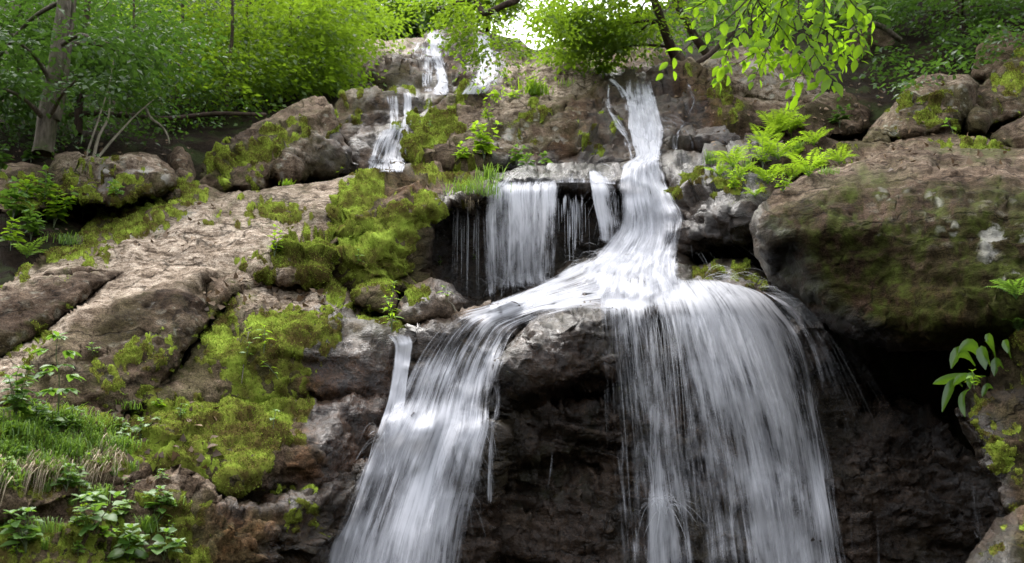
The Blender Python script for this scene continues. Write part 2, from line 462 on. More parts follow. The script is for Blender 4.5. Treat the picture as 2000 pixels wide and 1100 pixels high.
# ------------------------------------------------------------------ where the rock is mossy, wet, weathered, lichened, darkened (photo pixels)
MOSS_A = [
 (.72, [(-40,805),(300,800),(320,880),(200,955),(-40,960)]), (.66, [(-40,1010),(280,1000),(290,1120),(-40,1120)]), (.5,[(170,700),(330,650),(360,700),(300,790),(180,800)]),
 (.85, [(10,550),(70,505),(150,470),(220,400),(330,385),(400,388),(330,425),(250,470),(210,497),(160,515),(90,532)]),
 (.6, [(410,432),(470,395),(600,400),(625,430),(520,447)]),
 (.6, [(280,362),(350,355),(430,378),(380,392),(280,388)]),
 (1., [(645,410),(690,350),(735,340),(765,372),(720,420),(690,470),(650,475)]),
 (1., [(700,420),(840,385),(865,408),(835,440),(805,530),(765,565),(700,560),(650,520),(655,470)]),
 (.85, [(820,335),(960,340),(980,380),(900,392),(860,372)]),
 (1., [(535,522),(545,480),(600,458),(658,470),(650,535),(580,548)]),
 (.7, [(470,510),(545,490),(545,548),(480,538)]),
 (1., [(470,570),(500,590),(450,640),(440,700),(375,695),(420,630)]),
 (.92, [(440,625),(500,612),(640,600),(668,660),(610,700),(565,765),(500,775),(425,790),(435,700),(395,695)]),
 (.97, [(290,805),(400,790),(480,768),(565,762),(600,790),(575,865),(520,900),(505,965),(440,955),(400,925),(295,925),(305,860)]),
 (.95, [(685,592),(720,588),(795,655),(735,652)]), (.85, [(600,558),(650,540),(700,582),(640,582)]),
 (.8, [(690,565),(755,552),(765,590),(700,592)]), (.7, [(775,600),(800,555),(860,545),(800,600)]),
 (1., [(800,240),(865,213),(905,182),(897,260),(862,312),(800,312),(788,272)]),
 (.55, [(1040,210),(1095,205),(1085,260),(1030,290),(1008,260)]), (.5, [(1150,240),(1200,250),(1180,290),(1120,300)]),
 (.75, [(655,190),(715,190),(705,240),(660,255)]), (1., [(752,174),(795,177),(788,187),(758,187)]),
 (.62, [(480,300),(560,230),(640,200),(600,262),(540,305),(500,352),(395,365),(420,290)]),
 (.75, [(1375,170),(1425,160),(1445,225),(1430,245),(1400,205)]), (.5,[(1330,160),(1380,160),(1350,200)]),
 (.95, [(1335,535),(1400,508),(1450,512),(1485,560),(1370,555)]),
 (.75, [(1315,370),(1372,358),(1365,405),(1318,412)]), (.7, [(1395,370),(1485,380),(1465,425)]),
 (.7, [(1590,405),(1690,343),(1745,348),(1705,382),(1620,424)]),
 (.5, [(1480,440),(1700,400),(1900,378),(2050,400),(2050,620),(1800,660),(1620,610),(1520,540)]),
 (.7, [(1800,268),(1965,288),(1972,302),(1820,287)]), (.6, [(1640,288),(1700,280),(1690,300)]),
 (.7, [(1895,760),(1960,800),(2000,960),(1940,935)]), (.5,[(1950,560),(2060,540),(2060,740),(1960,740)]),
 (.95, [(285,1000),(385,995),(395,1085),(285,1095)]), (.75, [(190,820),(310,825),(300,865),(200,858)]),
 (.3, [(1000,900),(1160,820),(1160,1000),(1000,1010)]), (.5,[(540,950),(620,960),(640,1040),(560,1040)]),
 (.45, [(1960,1010),(2060,990),(2060,1060),(1930,1080)]), (.4, [(60,640),(130,600),(30,770),(0,760)]), (.35,[(180,700),(350,660),(330,760),(200,800)]),
 (.45, [(1700,180),(1850,170),(1880,250),(1760,270)]), (.4, [(1900,170),(2060,80),(2060,200),(1930,230)]),
 (.5, [(0,330),(100,330),(250,330),(300,380),(120,400),(0,400)]),
]
WET_A = [
 (.9, [(980,640),(1060,590),(1160,575),(1260,600),(1260,790),(970,800)]), (.9, [(940,340),(1000,320),(1290,305),(1300,380),(940,400)]),
 (.95, [(560,690),(680,640),(790,650),(1300,580),(1660,600),(1960,820),(1990,1140),(440,1140),(560,1010),(620,900),(590,790),(640,760)]),
 (.8, [(600,600),(650,575),(790,650),(640,640)]), (.9, [(400,960),(590,930),(600,1010),(420,1010)]),
 (.9, [(840,390),(1000,350),(1340,310),(1480,360),(1500,560),(900,620),(840,560)]),
 (.6, [(1190,140),(1300,140),(1420,290),(1290,480),(1200,420),(1120,300),(1150,240)]),
 (.5, [(690,190),(860,180),(830,240),(790,340),(690,340),(640,345),(570,340),(570,290),(660,260)]),
 (.3, [(690,130),(830,60),(960,60),(980,180),(700,190)]),
 (.6, [(1465,430),(1560,470),(1640,600),(1500,540)]), (.7, [(1540,290),(1400,270),(1380,310),(1500,330)]),
 (.6, [(770,600),(850,545),(905,600),(800,625)]), (.5,[(1920,740),(2060,740),(2060,800),(1950,800)]),
]
PALE_A = [
 (1., [(-60,760),(0,700),(180,575),(240,525),(150,525),(-60,600),(-60,560),(150,505),(300,440),(420,395),(480,380),(640,360),(680,350),(650,430),(600,460),(540,500),(560,545),(470,545),(400,545),(360,560),(282,575),(225,590),(170,612),(120,660),(60,720),(0,780)]),
 (.7, [(420,540),(640,545),(700,600),(600,610),(480,612)]),
 (.8, [(960,160),(1010,125),(1110,120),(1200,150),(1150,180),(1000,230),(940,250),(1000,180)]),
 (.8, [(640,180),(655,95),(690,75),(830,70),(830,105),(700,150),(700,195)]),
 (.6, [(1330,140),(1400,100),(1480,80),(1560,110),(1610,150),(1620,195),(1550,200),(1400,180)]),
 (.3, [(1560,330),(1700,290),(1850,255),(2050,300),(2050,345),(1700,355),(1520,400),(1480,420)]),
 (.6, [(100,320),(160,296),(300,303),(348,350),(300,345),(170,330)]),
 (.6, [(1700,245),(1770,165),(1900,148),(1905,162),(1780,180),(1710,260)]),
 (.5, [(120,730),(250,655),(370,620),(380,640),(260,680),(140,745)]), (.4,[(560,300),(600,240),(650,230),(620,290),(560,345)]),
 (.5, [(300,950),(200,925),(330,935),(430,985),(420,1000)]), (.45, [(1930,255),(2060,200),(2060,280)]),
 (.5, [(870,290),(1200,250),(1000,300)]),
]
DARK_A = [  # dark algae-brown rock, plus shade painted in under overhangs
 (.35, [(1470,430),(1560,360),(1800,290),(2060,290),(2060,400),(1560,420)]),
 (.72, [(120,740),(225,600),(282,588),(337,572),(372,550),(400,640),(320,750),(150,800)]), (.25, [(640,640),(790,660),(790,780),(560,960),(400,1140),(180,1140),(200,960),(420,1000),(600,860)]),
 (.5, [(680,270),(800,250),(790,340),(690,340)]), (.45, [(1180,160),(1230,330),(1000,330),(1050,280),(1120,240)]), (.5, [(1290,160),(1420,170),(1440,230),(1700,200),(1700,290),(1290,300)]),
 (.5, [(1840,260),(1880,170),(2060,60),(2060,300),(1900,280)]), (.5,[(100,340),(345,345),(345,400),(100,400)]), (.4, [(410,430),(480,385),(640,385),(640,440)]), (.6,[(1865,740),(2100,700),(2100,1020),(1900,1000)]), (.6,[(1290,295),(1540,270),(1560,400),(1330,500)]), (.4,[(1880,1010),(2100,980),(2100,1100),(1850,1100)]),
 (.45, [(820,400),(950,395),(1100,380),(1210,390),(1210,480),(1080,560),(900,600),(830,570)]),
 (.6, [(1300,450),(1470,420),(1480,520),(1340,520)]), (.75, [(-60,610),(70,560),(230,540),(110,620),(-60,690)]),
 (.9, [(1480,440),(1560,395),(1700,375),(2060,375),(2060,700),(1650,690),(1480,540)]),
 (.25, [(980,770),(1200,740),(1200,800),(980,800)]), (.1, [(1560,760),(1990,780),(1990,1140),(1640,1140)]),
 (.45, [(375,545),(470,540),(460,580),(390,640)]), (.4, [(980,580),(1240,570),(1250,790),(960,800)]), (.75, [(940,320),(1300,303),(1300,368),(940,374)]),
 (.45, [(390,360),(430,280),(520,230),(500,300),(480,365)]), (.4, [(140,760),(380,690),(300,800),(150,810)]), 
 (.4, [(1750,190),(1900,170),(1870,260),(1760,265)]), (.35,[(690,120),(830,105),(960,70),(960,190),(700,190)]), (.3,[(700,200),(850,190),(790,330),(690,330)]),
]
LICH_A = [
 (.7, [(560,300),(650,190),(670,230),(600,290),(560,345),(480,370)]), (.9, [(120,330),(345,310),(345,380),(120,390)]),
 (1., [(1900,440),(2060,400),(2060,560),(1920,560)]), (.6, [(1700,370),(2000,380),(2000,500),(1700,480)]),
 (.7, [(900,250),(1180,220),(1100,300),(950,320)]), (.8, [(1340,140),(1480,80),(1620,150),(1610,200),(1400,180)]),
 (.7, [(1700,250),(1770,165),(1910,150),(1890,240),(1760,270)]), (.5, [(1900,150),(2060,60),(2060,220),(1900,240)]),
 (.5, [(0,560),(240,530),(100,640),(0,700)]), (.5, [(280,580),(420,560),(380,680),(200,780),(130,740)]), (.6,[(200,440),(420,390),(400,440),(210,500)]),
]
RUST_A = [
 (.8, [(560,700),(680,650),(780,700),(760,900),(640,960),(560,960),(600,800)]), (.5, [(980,600),(1180,600),(1200,780),(990,790)]),
 (.5, [(1180,160),(1080,300),(1200,300)]), (.6, [(1300,150),(1420,160),(1430,280),(1300,280)]), (.5, [(400,980),(700,940),(660,1120),(380,1120)]),
 (.35, [(1600,560),(1900,560),(1900,690),(1650,660)]), (.4, [(640,370),(860,330),(860,420),(700,380)]),
]

def tin_eval(cps, edges, px, py):
    """view depth from a faceted control net (planar facets: 1/d is linear in the picture)"""
    r = delaunay_2d_cdt([Vector((x, y)) for x, y, d in cps], edges, [], 0, 1e-3)
    vv = np.array([(v.x, v.y) for v in r[0]])
    orig = np.array([o[0] if o else -1 for o in r[3]])
    cd = np.array([1.0 / c[2] for c in cps])
    cxy = np.array([(c[0], c[1]) for c in cps])
    inv = np.zeros(len(vv))
    for i in range(len(vv)):
        if orig[i] >= 0:
            inv[i] = cd[orig[i]]
        else:
            dd = np.hypot(*(cxy - vv[i]).T); k = np.argsort(dd)[:3]
            ww = 1 / (dd[k] + 1e-3); inv[i] = (ww * cd[k]).sum() / ww.sum()
    out = np.full(len(px), np.nan)
    for t in r[2]:
        a, b, c = t[:3]
        (x0, y0), (x1, y1), (x2, y2) = vv[a], vv[b], vv[c]
        det = (y1 - y2) * (x0 - x2) + (x2 - x1) * (y0 - y2)
        if abs(det) < 1e-6: continue
        l0 = ((y1 - y2) * (px - x2) + (x2 - x1) * (py - y2)) / det
        l1 = ((y2 - y0) * (px - x2) + (x0 - x2) * (py - y2)) / det
        l2 = 1 - l0 - l1
        m = (l0 >= -1e-4) & (l1 >= -1e-4) & (l2 >= -1e-4) & np.isnan(out)
        out[m] = l0[m] * inv[a] + l1[m] * inv[b] + l2[m] * inv[c]
    bad = np.isnan(out)
    if bad.any():
        d = np.hypot(px[bad][:, None] - cxy[None, :, 0], py[bad][:, None] - cxy[None, :, 1])
        out[bad] = cd[np.argmin(d, 1)]
    return 1.0 / out

def tri_grid(outline, step, seed):
    r = np.random.default_rng(seed)
    pts = []
    n = len(outline)
    for i in range(n):
        (x0, y0), (x1, y1) = outline[i][:2], outline[(i + 1) % n][:2]
        k = max(1, int(math.hypot(x1 - x0, y1 - y0) / step))
        for j in range(k):
            t = j / k
            pts.append((x0 + (x1 - x0) * t, y0 + (y1 - y0) * t))
    nb = len(pts)
    bx = np.array(pts)
    xs = np.arange(bx[:, 0].min(), bx[:, 0].max(), step)
    ys = np.arange(bx[:, 1].min(), bx[:, 1].max(), step * 0.87)
    gx, gy = np.meshgrid(xs, ys)
    gx = gx + (np.arange(len(ys)) % 2)[:, None] * step * 0.5
    gx = (gx + r.uniform(-.22, .22, gx.shape) * step).ravel()
    gy = (gy + r.uniform(-.22, .22, gy.shape) * step).ravel()
    ok = inside(gx, gy, pts) & (seg_dist(gx, gy, pts) > step * 0.55)
    allp = pts + list(zip(gx[ok], gy[ok]))
    res = delaunay_2d_cdt([Vector(p) for p in allp], [(i, (i + 1) % nb) for i in range(nb)], [], 1, 1e-4)
    P = np.array([(v.x, v.y) for v in res[0]])
    T = np.array([f[:3] for f in res[2]], np.int64)
    # picture y runs down: make the triangles face the camera
    a, b, c = P[T[:, 0]], P[T[:, 1]], P[T[:, 2]]
    cr = (b[:, 0] - a[:, 0]) * (c[:, 1] - a[:, 1]) - (b[:, 1] - a[:, 1]) * (c[:, 0] - a[:, 0])
    T[cr > 0] = T[cr > 0][:, ::-1]
    return P, T, pts

def vert_normals(V, T):
    n = np.cross(V[T[:, 1]] - V[T[:, 0]], V[T[:, 2]] - V[T[:, 0]])
    N = np.zeros_like(V)
    for i in range(3):
        np.add.at(N, T[:, i], n)
    return N / (np.linalg.norm(N, axis=1, keepdims=True) + 1e-12)

def lap(vals, T, it, lock=None):
    n = len(vals)
    E = np.concatenate([T[:, [0, 1]], T[:, [1, 2]], T[:, [2, 0]]])
    E = np.concatenate([E, E[:, ::-1]])
    cnt = np.bincount(E[:, 0], minlength=n)
    v = vals.copy()
    for _ in range(it):
        s = np.bincount(E[:, 0], weights=v[E[:, 1]], minlength=n) / np.maximum(cnt, 1)
        v = 0.5 * v + 0.5 * s
    return v

BV, BF, BOFF = [], [], 0          # everything the water lies on and plants root in
SEED = 100
PTS_ALL = {}

def rock(name, label, outline, lines=(), step=6, rim=18, R=0.25, amp=1.0, thick=0.8, sm=3, strata=0.0, warp=1.0, cat="boulder", moss_h=0.035,
         blades=1.0, mat=None, kind=None, bed=None, grooves=0.0, group=None, fac=1.0):
    """A rock whose outline and ridges are given as photo pixels with their view depth; closed behind at its own thickness."""
    global SEED, BOFF
    SEED += 1
    cps, edges = [], []
    def add(line, closed):
        base = len(cps)
        cps.extend([tuple(map(float, p)) for p in line])
        k = len(line)
        for i in range(k if closed else k - 1):
            edges.append((base + i, base + (i + 1) % k))
    add(outline, True)
    for l in lines:
        add(l, False)
    P, T, dense = tri_grid(outline, step, SEED)
    px, py = P[:, 0], P[:, 1]
    jx, jy = n2(px, py, 45, 3) * 9, n2(px, py, 45, 4) * 9
    ed = seg_dist(px, py, dense)
    f = np.clip(ed / 14, 0, 1)
    d = tin_eval(cps, edges, px + jx * f, py + jy * f)
    d = 1 / lap(1 / d, T, sm)
    t = np.clip(ed / rim, 0, 1)
    d = d + R * (1 - np.sqrt(1 - (1 - t) ** 2))
    ws = warp * (0.6 + 0.4 * step / 6)
    wx = px + ws * (n2(px, py, 38, 21) * 7 + n2(px, py, 11, 22) * 2.6)
    wy = py + ws * (n2(px, py, 38, 23) * 7 + n2(px, py, 11, 24) * 2.6)
    V = PT(wx, wy, d)
    N = vert_normals(V, T)
    sc_ = float(np.median(d)) / 7.0
    q = V / max(sc_, 0.75) ** 0.7
    big = fbm(q * 1.6, 31, 3)
    rid = fbm(q * 3.4 + 0.4 * big[:, None], 41, 4, 0.55, True)
    fine = fbm(q * 12, 51, 4, 0.6)
    wq = q + 0.10 * np.stack([fbm(q * 4, 55, 2), fbm(q * 4, 56, 2), fbm(q * 4, 57, 2)], 1)
    disp = amp * (0.06 * big + 0.012 * rid + (0.006 + 0.011 * min(fac, 1)) * fine + 0.006 * fbm(q * 27, 53, 2) + fac * 0.075 * facets(wq * np.array([1.5, 1.5, 2.1]), 3) + fac * 0.03 * facets(wq * np.array([4.2, 4.2, 6.0]), 4))
    if strata:
        b = np.array(bed or (0.12, -0.25, 1.0)); b = b / np.linalg.norm(b)
        h = q @ b
        s1 = h * 5.5 + 0.9 * fbm(q * 1.3, 61, 3) 
        saw = s1 - np.floor(s1)
        hsh = _h(np.floor(s1).astype(np.int64), np.zeros(len(s1), np.int64), (fbm(q * 0.8, 66, 2) * 2).astype(np.int64), 9)
        s2 = h * 17 + 1.3 * fbm(q * 2.5, 62, 3)
        saw2 = s2 - np.floor(s2)
        hs2 = _h(np.floor(s2).astype(np.int64), np.zeros(len(s2), np.int64), (fbm(q * 2.2, 67, 2) * 3).astype(np.int64), 10)
        disp += strata * (0.10 * (hsh - .5) + 0.05 * saw * hsh + 0.045 * (hs2 - .5) + 0.02 * saw2)
    if grooves:
        ax = np.array([0.55, 0.6, 0.55]); ax = ax / np.linalg.norm(ax)
        al = q @ ax
        qq = (q - al[:, None] * ax) * 7 + al[:, None] * ax * 1.1
        disp += grooves * (0.03 * fbm(qq, 71, 4, 0.55, True) + 0.012 * fbm(qq * 3, 72, 3))
    edge_keep = smooth(0, 10, ed)
    V = V + N * (disp * sc_ ** 0.7 * (0.25 + 0.75 * edge_keep))[:, None]
    # attributes
    nz = 0.75 * n2(px, py, 26, 81, 4) + 0.55 * n2(px, py, 9, 84, 2)
    def at(areas, feather=16, k=0.55):
        m = area(px + n2(px, py, 30, 82) * 12, py + n2(px, py, 30, 83) * 12, areas, feather)
        return np.clip(m + k * nz * (m > 0.02) * (1 - np.abs(2 * np.clip(m, 0, 1) - 1) * 0.4), 0, 1)
    moss = np.clip(at(MOSS_A, 28, 1.6) - 0.06, 0, 1)
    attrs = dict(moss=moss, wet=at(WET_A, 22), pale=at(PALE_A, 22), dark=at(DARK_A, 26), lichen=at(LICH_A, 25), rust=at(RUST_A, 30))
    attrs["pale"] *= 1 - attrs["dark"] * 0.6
    # closed back
    n = len(V)
    e = np.concatenate([T[:, [0, 1]], T[:, [1, 2]], T[:, [2, 0]]])
    key = set(map(tuple, e.tolist()))
    be = np.array([(a, b) for a, b in key if (b, a) not in key], np.int64)
    bi = np.unique(be)
    cen = P[bi].mean(0)
    bpx = P[bi] + (cen - P[bi]) * 0.18
    idx = np.full(n, -1); idx[bi] = np.arange(len(bi)) + n
    Vb = PT(bpx[:, 0], bpx[:, 1], d[bi] + thick)
    Vc = PT(cen[0], cen[1], np.median(d) + thick * 1.15)[None]
    quads = np.stack([be[:, 1], be[:, 0], idx[be[:, 0]], idx[be[:, 1]]], 1)
    ci = n + len(bi)
    fan = np.stack([idx[be[:, 1]], idx[be[:, 0]], np.full(len(be), ci)], 1)
    VV = np.concatenate([V, Vb, Vc])
    for k_ in attrs:
        attrs[k_] = np.concatenate([attrs[k_], np.zeros(len(VV) - n)])
    base = Vector(((VV[:, 0].min() + VV[:, 0].max()) / 2, (VV[:, 1].min() + VV[:, 1].max()) / 2, VV[:, 2].min()))
    o = link(name, mesh(name, VV - np.array(base), [T, quads, fan], mat or ROCK, attrs), loc=base)
    tag(o, label, cat, group, kind or "thing")
    BV.append(VV); BF.extend((np.concatenate([T, fan, quads[:, [0, 1, 2]], quads[:, [0, 2, 3]]]) + BOFF).tolist()); BOFF += len(VV)
    if moss_h and kind is None:
        moss_part(o, V, N, T, moss, base, moss_h, sc_, blades, P)
    return o

N_BLADES = [0]
def moss_part(o, V, N, T, moss, base, hgt, sc_, blades, P):
    m = moss.copy()
    tm = m[T].mean(1)
    sel = tm > 0.34
    if sel.sum() < 12:
        return
    TT = T[sel]
    used = np.unique(TT)
    mp = np.full(len(V), -1); mp[used] = np.arange(len(used))
    v, nn = V[used], N[used]
    c1, _ = cells(v * (9 / sc_), 91)
    c2, _ = cells(v * (24 / sc_), 92)
    h = 0.75 * hgt * sc_ * (1.25 * smooth(0.36, 0.95, m[used]) - 0.2) * (0.95 - 0.5 * c1 + 0.5 * (0.6 - c2) + 0.7 * fbm(v * (14 / sc_), 93, 3))
    lump = v + nn * h[:, None]
    # tufts
    a = np.linalg.norm(np.cross(V[TT[:, 1]] - V[TT[:, 0]], V[TT[:, 2]] - V[TT[:, 0]]), axis=1) / 2
    wgt = a * smooth(0.3, 0.75, tm[sel])
    sz = 0.0125 * sc_ ** 0.8
    cnt = int(min(24000, blades * 3.0 * wgt.sum() / (sz * sz)))
    N_BLADES[0] += cnt
    r = np.random.default_rng(len(V))
    ti = r.choice(len(TT), cnt, p=wgt / wgt.sum())
    bc = r.dirichlet((1, 1, 1), cnt)
    tri = mp[TT[ti]]
    p = (lump[tri] * bc[:, :, None]).sum(1)
    nrm = (nn[tri] * bc[:, :, None]).sum(1)
    up = nrm * 0.8 + np.array([0, 0, 0.25]) + r.normal(0, .55, (cnt, 3)) 
    up /= np.linalg.norm(up, axis=1, keepdims=True)
    side = np.cross(up, r.normal(0, 1, (cnt, 3))); side /= np.linalg.norm(side, axis=1, keepdims=True)
    L = sz * r.uniform(.5, 1.3, cnt)[:, None]; W = sz * r.uniform(.22, .5, cnt)[:, None]
    bv = np.stack([p - side * W - up * L * .3, p + side * W - up * L * .3, p + up * L + side * W * .4], 1).reshape(-1, 3)
    tint = np.repeat(np.clip(r.normal(.5, .22, cnt) + 0.6 * (0.45 - c1[tri[:, 0]]), 0, 1), 3)
    bf = np.arange(cnt * 3).reshape(-1, 3) + len(lump)
    VV = np.concatenate([lump, bv])
    tt = np.concatenate([np.clip(0.3 + 0.5 * (0.5 - c1), 0, 1), tint])
    link("moss", mesh("moss", VV - np.array(base), [mp[TT], bf], MOSS, {"tint": tt}), o)
# ------------------------------------------------------------------ terrain and ground (setting)
TER = [(-700,1350,4.2),(-700,900,5.6),(-700,400,11),(-700,200,13.5),(-700,-100,20),(-700,-500,34),
 (0,1350,4.6),(0,800,6.4),(-60,420,9.5),(60,440,9.35),(130,420,9.75),(210,395,10.4),(0,520,8.35),(60,500,8.75),(0,300,12.6),(0,230,13.6),(0,205,16),(0,60,20),(0,-120,28),(0,-400,36),
 (400,1350,5.9),(400,800,7.3),(400,420,11.8),(400,300,13.6),(400,240,14.3),(400,212,17.5),(400,100,22),(400,0,28),(400,-150,36),
 (650,1350,6.6),(650,600,9.4),(650,350,13.4),(650,230,16.6),(650,120,24),(650,60,33),(650,10,40),
 (850,1350,7.2),(850,600,10.4),(850,400,12.4),(850,220,18),(850,110,27),(850,70,36),(850,30,42),
 (1000,1350,7.4),(1000,600,10.6),(1000,350,12.4),(1000,200,17),(1000,140,22),(1000,108,28),(1050,100,33),
 (1300,1350,7.9),(1300,600,9.6),(1300,440,11.7),(1300,250,14.6),(1300,130,17.5),(1300,60,22),(1300,10,28),
 (1700,1350,8.0),(1700,800,9.2),(1700,700,9.6),(1700,500,10.2),(1700,300,12.6),(1700,220,13.5),(1700,120,16),(1700,20,19),(1700,-200,26),(1700,-500,34),
 (2200,1350,6.4),(2200,700,7.6),(2200,400,9.6),(2200,200,13),(2200,0,18),(2200,-300,26),(2200,-600,36),
 (2800,1350,5.6),(2800,700,7.0),(2800,400,9.6),(2800,100,16),(2800,-300,28),(2800,-700,40)]

def build_terrain():
    global BOFF
    pts = [(x, y) for x, y, d in TER]
    hull = [(-700,1350),(-700,-500),(0,-400),(400,-150),(650,10),(850,30),(1050,100),(1300,10),(1700,-500),(2200,-600),(2800,-700),(2800,1350)]
    P, T, _ = tri_grid(hull, 17, 5)
    px, py = P[:, 0], P[:, 1]
    d = tin_eval(TER, [], px, py)
    d = 1 / lap(1 / d, T, 8)
    V = PT(px, py, d)
    N = vert_normals(V, T)
    V = V + N * (0.28 * fbm(V * 0.7, 5, 3) + 0.12 * fbm(V * 2.5, 6, 3))[:, None]
    o = link("terrain", mesh("terrain", V, [T], SOIL))
    tag(o, kind="structure")
    BV.append(V); BF.extend((T + BOFF).tolist()); BOFF += len(V)

build_terrain()
# the valley floor round and behind the photographer, one unseen sheet, its sides raised to block low sky light
gx, gy = np.meshgrid(np.linspace(-60, 60, 61), np.linspace(-60, 60, 61))
GV = np.stack([gx.ravel(), gy.ravel(), np.zeros(gx.size)], 1)
side_ = np.maximum(0, np.abs(GV[:, 0]) - 7.5) * 0.6 + np.maximum(0, -9 - GV[:, 1]) * 0.4
GV[:, 2] = -0.7 + 0.25 * fbm(GV * 0.3, 8, 3) + np.minimum(side_, 12 + 3 * fbm(GV * 0.1, 12, 2)) * smooth(13, 4, GV[:, 1])
GV[:, 2] -= np.where(GV[:, 1] > 6, 1.5, 0)
ii = np.arange(60)[:, None] * 61 + np.arange(60)[None, :]
GF = np.stack([ii, ii + 1, ii + 62, ii + 61], -1).reshape(-1, 4)
tag(link("ground", mesh("ground", GV, [GF], SOIL)), kind="structure")

# ------------------------------------------------------------------ rocks, farthest first
rock("cliff", "tall grey brown cliff at the very top with two white cascades running down it",
 [(695,188,20),(703,135,20.6),(735,108,21),(800,96,22),(826,84,22.5),(830,62,23),(860,55,23.6),(900,54,24),(930,60,24),(962,96,22.6),(985,138,20.5),(945,186,18.8),(860,196,18.4),(780,196,18.6)],
 [[(720,130,20.6),(800,112,21.4),(845,100,21.8),(930,95,22.6)],[(720,150,19.7),(790,148,19.6),(840,160,19.4),(900,150,20.2)],[(705,185,19.2),(790,186,18.6),(860,184,18.3)]],
 fac=0.6, step=4, rim=10, R=.8, amp=1.5, thick=3, strata=.8, cat="cliff", moss_h=0)
rock("rock_slope", "smooth pale tan rock slope left of the top cliff beside the leaves",
 [(640,190,20.4),(648,150,21),(655,98,22.5),(690,80,24.5),(760,75,25.5),(835,72,25.5),(840,105,23.2),(740,115,21.8),(712,140,20.9),(705,200,19.7),(660,200,19.8)],
 [[(680,120,22),(690,180,20.4)]], fac=0.2, step=5, rim=8, R=.6, amp=1.1, thick=3, cat="rock slope", moss_h=0)
rock("boulder", "small brown rock at the right foot of the second top cascade under green leaves",
 [(945,130,19.2),(985,96,21),(1025,88,21.3),(1048,108,20.5),(1075,128,18.6),(1000,150,18),(950,160,18.2)],[[(990,120,19.1),(1040,118,19.6)]], step=4, rim=8, R=.5, thick=2, moss_h=0)
rock("boulder", "grey brown boulder half hidden by leaves behind the top of the main cascade",
 [(1130,130,17.5),(1190,105,18),(1260,90,18),(1330,100,17.6),(1340,150,16.4),(1300,165,16),(1200,160,16.2),(1150,150,16.6)],[[(1180,125,17),(1300,120,16.6)]], step=5, rim=12, R=.5, thick=2, moss_h=0)
rock("boulder", "brown boulder under the tree right of the sky gap",
 [(1050,125,19.5),(1060,100,20),(1110,85,20.5),(1150,100,20),(1160,135,18.5),(1100,140,18)],[[(1080,110,19.2),(1130,112,19)]], step=5, rim=10, R=.5, thick=2, moss_h=0)
rock("ledge", "wet rock ledge with moss where the narrow left cascade drops",
 [(640,260,14.6),(650,212,14.9),(665,185,15.4),(700,175,15.8),(760,178,15.9),(860,181,16.2),(880,205,15.4),(850,240,14.8),(800,260,14.2),(795,335,13.5),(740,340,13.2),(688,345,13.2),(680,290,13.8)],
 [[(690,192,15),(745,190,14.9),(850,192,15.1)],[(700,250,14.5),(760,248,14.4),(830,225,14.8)],[(715,275,13.7),(750,258,13.9),(795,252,14)],[(720,325,13.2),(780,325,13.3)],[(655,240,14.4),(680,235,14.3)]],
 step=4.5, rim=9, R=.35, amp=1.1, fac=.6, thick=2.5, strata=.5, cat="rock ledge")
rock("boulder", "sloping boulder with lichen crust and dark mossy left flank below the forest edge",
 [(375,378,11.6),(390,335,12),(425,285,12.3),(500,240,12.7),(580,198,13.3),(632,186,13.4),(652,212,13.2),(668,262,12.9),(688,300,12.6),(688,345,12.9),(600,352,12),(490,380,11.4)],
 [[(488,365,11),(520,312,11.4),(570,255,12),(640,205,12.9)],[(565,345,11.3),(572,295,11.6),(640,258,12.3)],[(640,258,12.3),(660,335,12.2)]],
 fac=1.0, step=5, rim=14, R=.5, amp=1.2, thick=2.5)
rock("boulder", "dark upright rock in the shadowed gap beside the flat lichened boulder",
 [(325,365,11.6),(330,310,12),(350,290,12.2),(370,300,12),(380,340,11.6),(385,380,11.2),(340,385,11)],[[(350,320,11.4),(360,360,11.2)]], step=6, rim=12, R=.4, thick=1.5)
rock("boulder", "flat topped boulder with white lichen spots below the leaning tree trunk",
 [(98,395,9.7),(96,335,10.2),(108,305,10.6),(128,298,10.7),(152,297,10.7),(168,309,10.6),(240,302,10.8),(305,304,10.7),(338,330,10.4),(350,358,10.1),(300,385,9.7),(230,400,9.5)],
 [[(112,322,10.05),(160,318,10),(230,325,10.1),(300,327,10.05),(332,347,9.95)],[(230,370,9.7),(300,365,9.75)]], step=5, rim=10, R=.3, amp=1.2, thick=1.8)
rock("boulder", "dark mossy rock at the left edge behind the leafy herbs",
 [(-60,420,9.3),(-60,325,10.6),(40,316,10.8),(100,328,10.6),(112,400,9.8),(60,430,9.4)],[[(-20,350,9.9),(70,345,10)]], step=6, rim=12, R=.3, thick=1.8)
rock("rock_slab", "broad brown slab with bright moss and lichen spots between the two upper cascades",
 [(788,262,12.2),(800,235,12.6),(880,190,13.4),(955,150,14.9),(1000,127,16),(1100,121,16.5),(1165,128,16),(1198,150,15),(1215,200,13.8),(1230,260,12.8),(1245,325,11.4),(1150,335,10.9),(1000,340,10.6),(900,335,10.4),(845,330,10.6),(800,310,11.3)],
 [[(870,235,12.5),(945,195,13.4),(1050,182,13.9),(1130,172,14.3),(1195,165,14.6)],[(850,290,11.4),(950,290,11.3),(1060,270,11.7),(1130,250,12.2),(1195,235,12.8)],[(1120,300,11.2),(1170,262,11.9),(1215,262,12.2)],[(1000,150,14.9),(1100,140,15.4)],[(1125,305,11.4),(1200,290,11.7)]],
 fac=1.0, step=5, rim=14, R=.4, amp=1.25, thick=3, strata=.6, cat="rock slab")
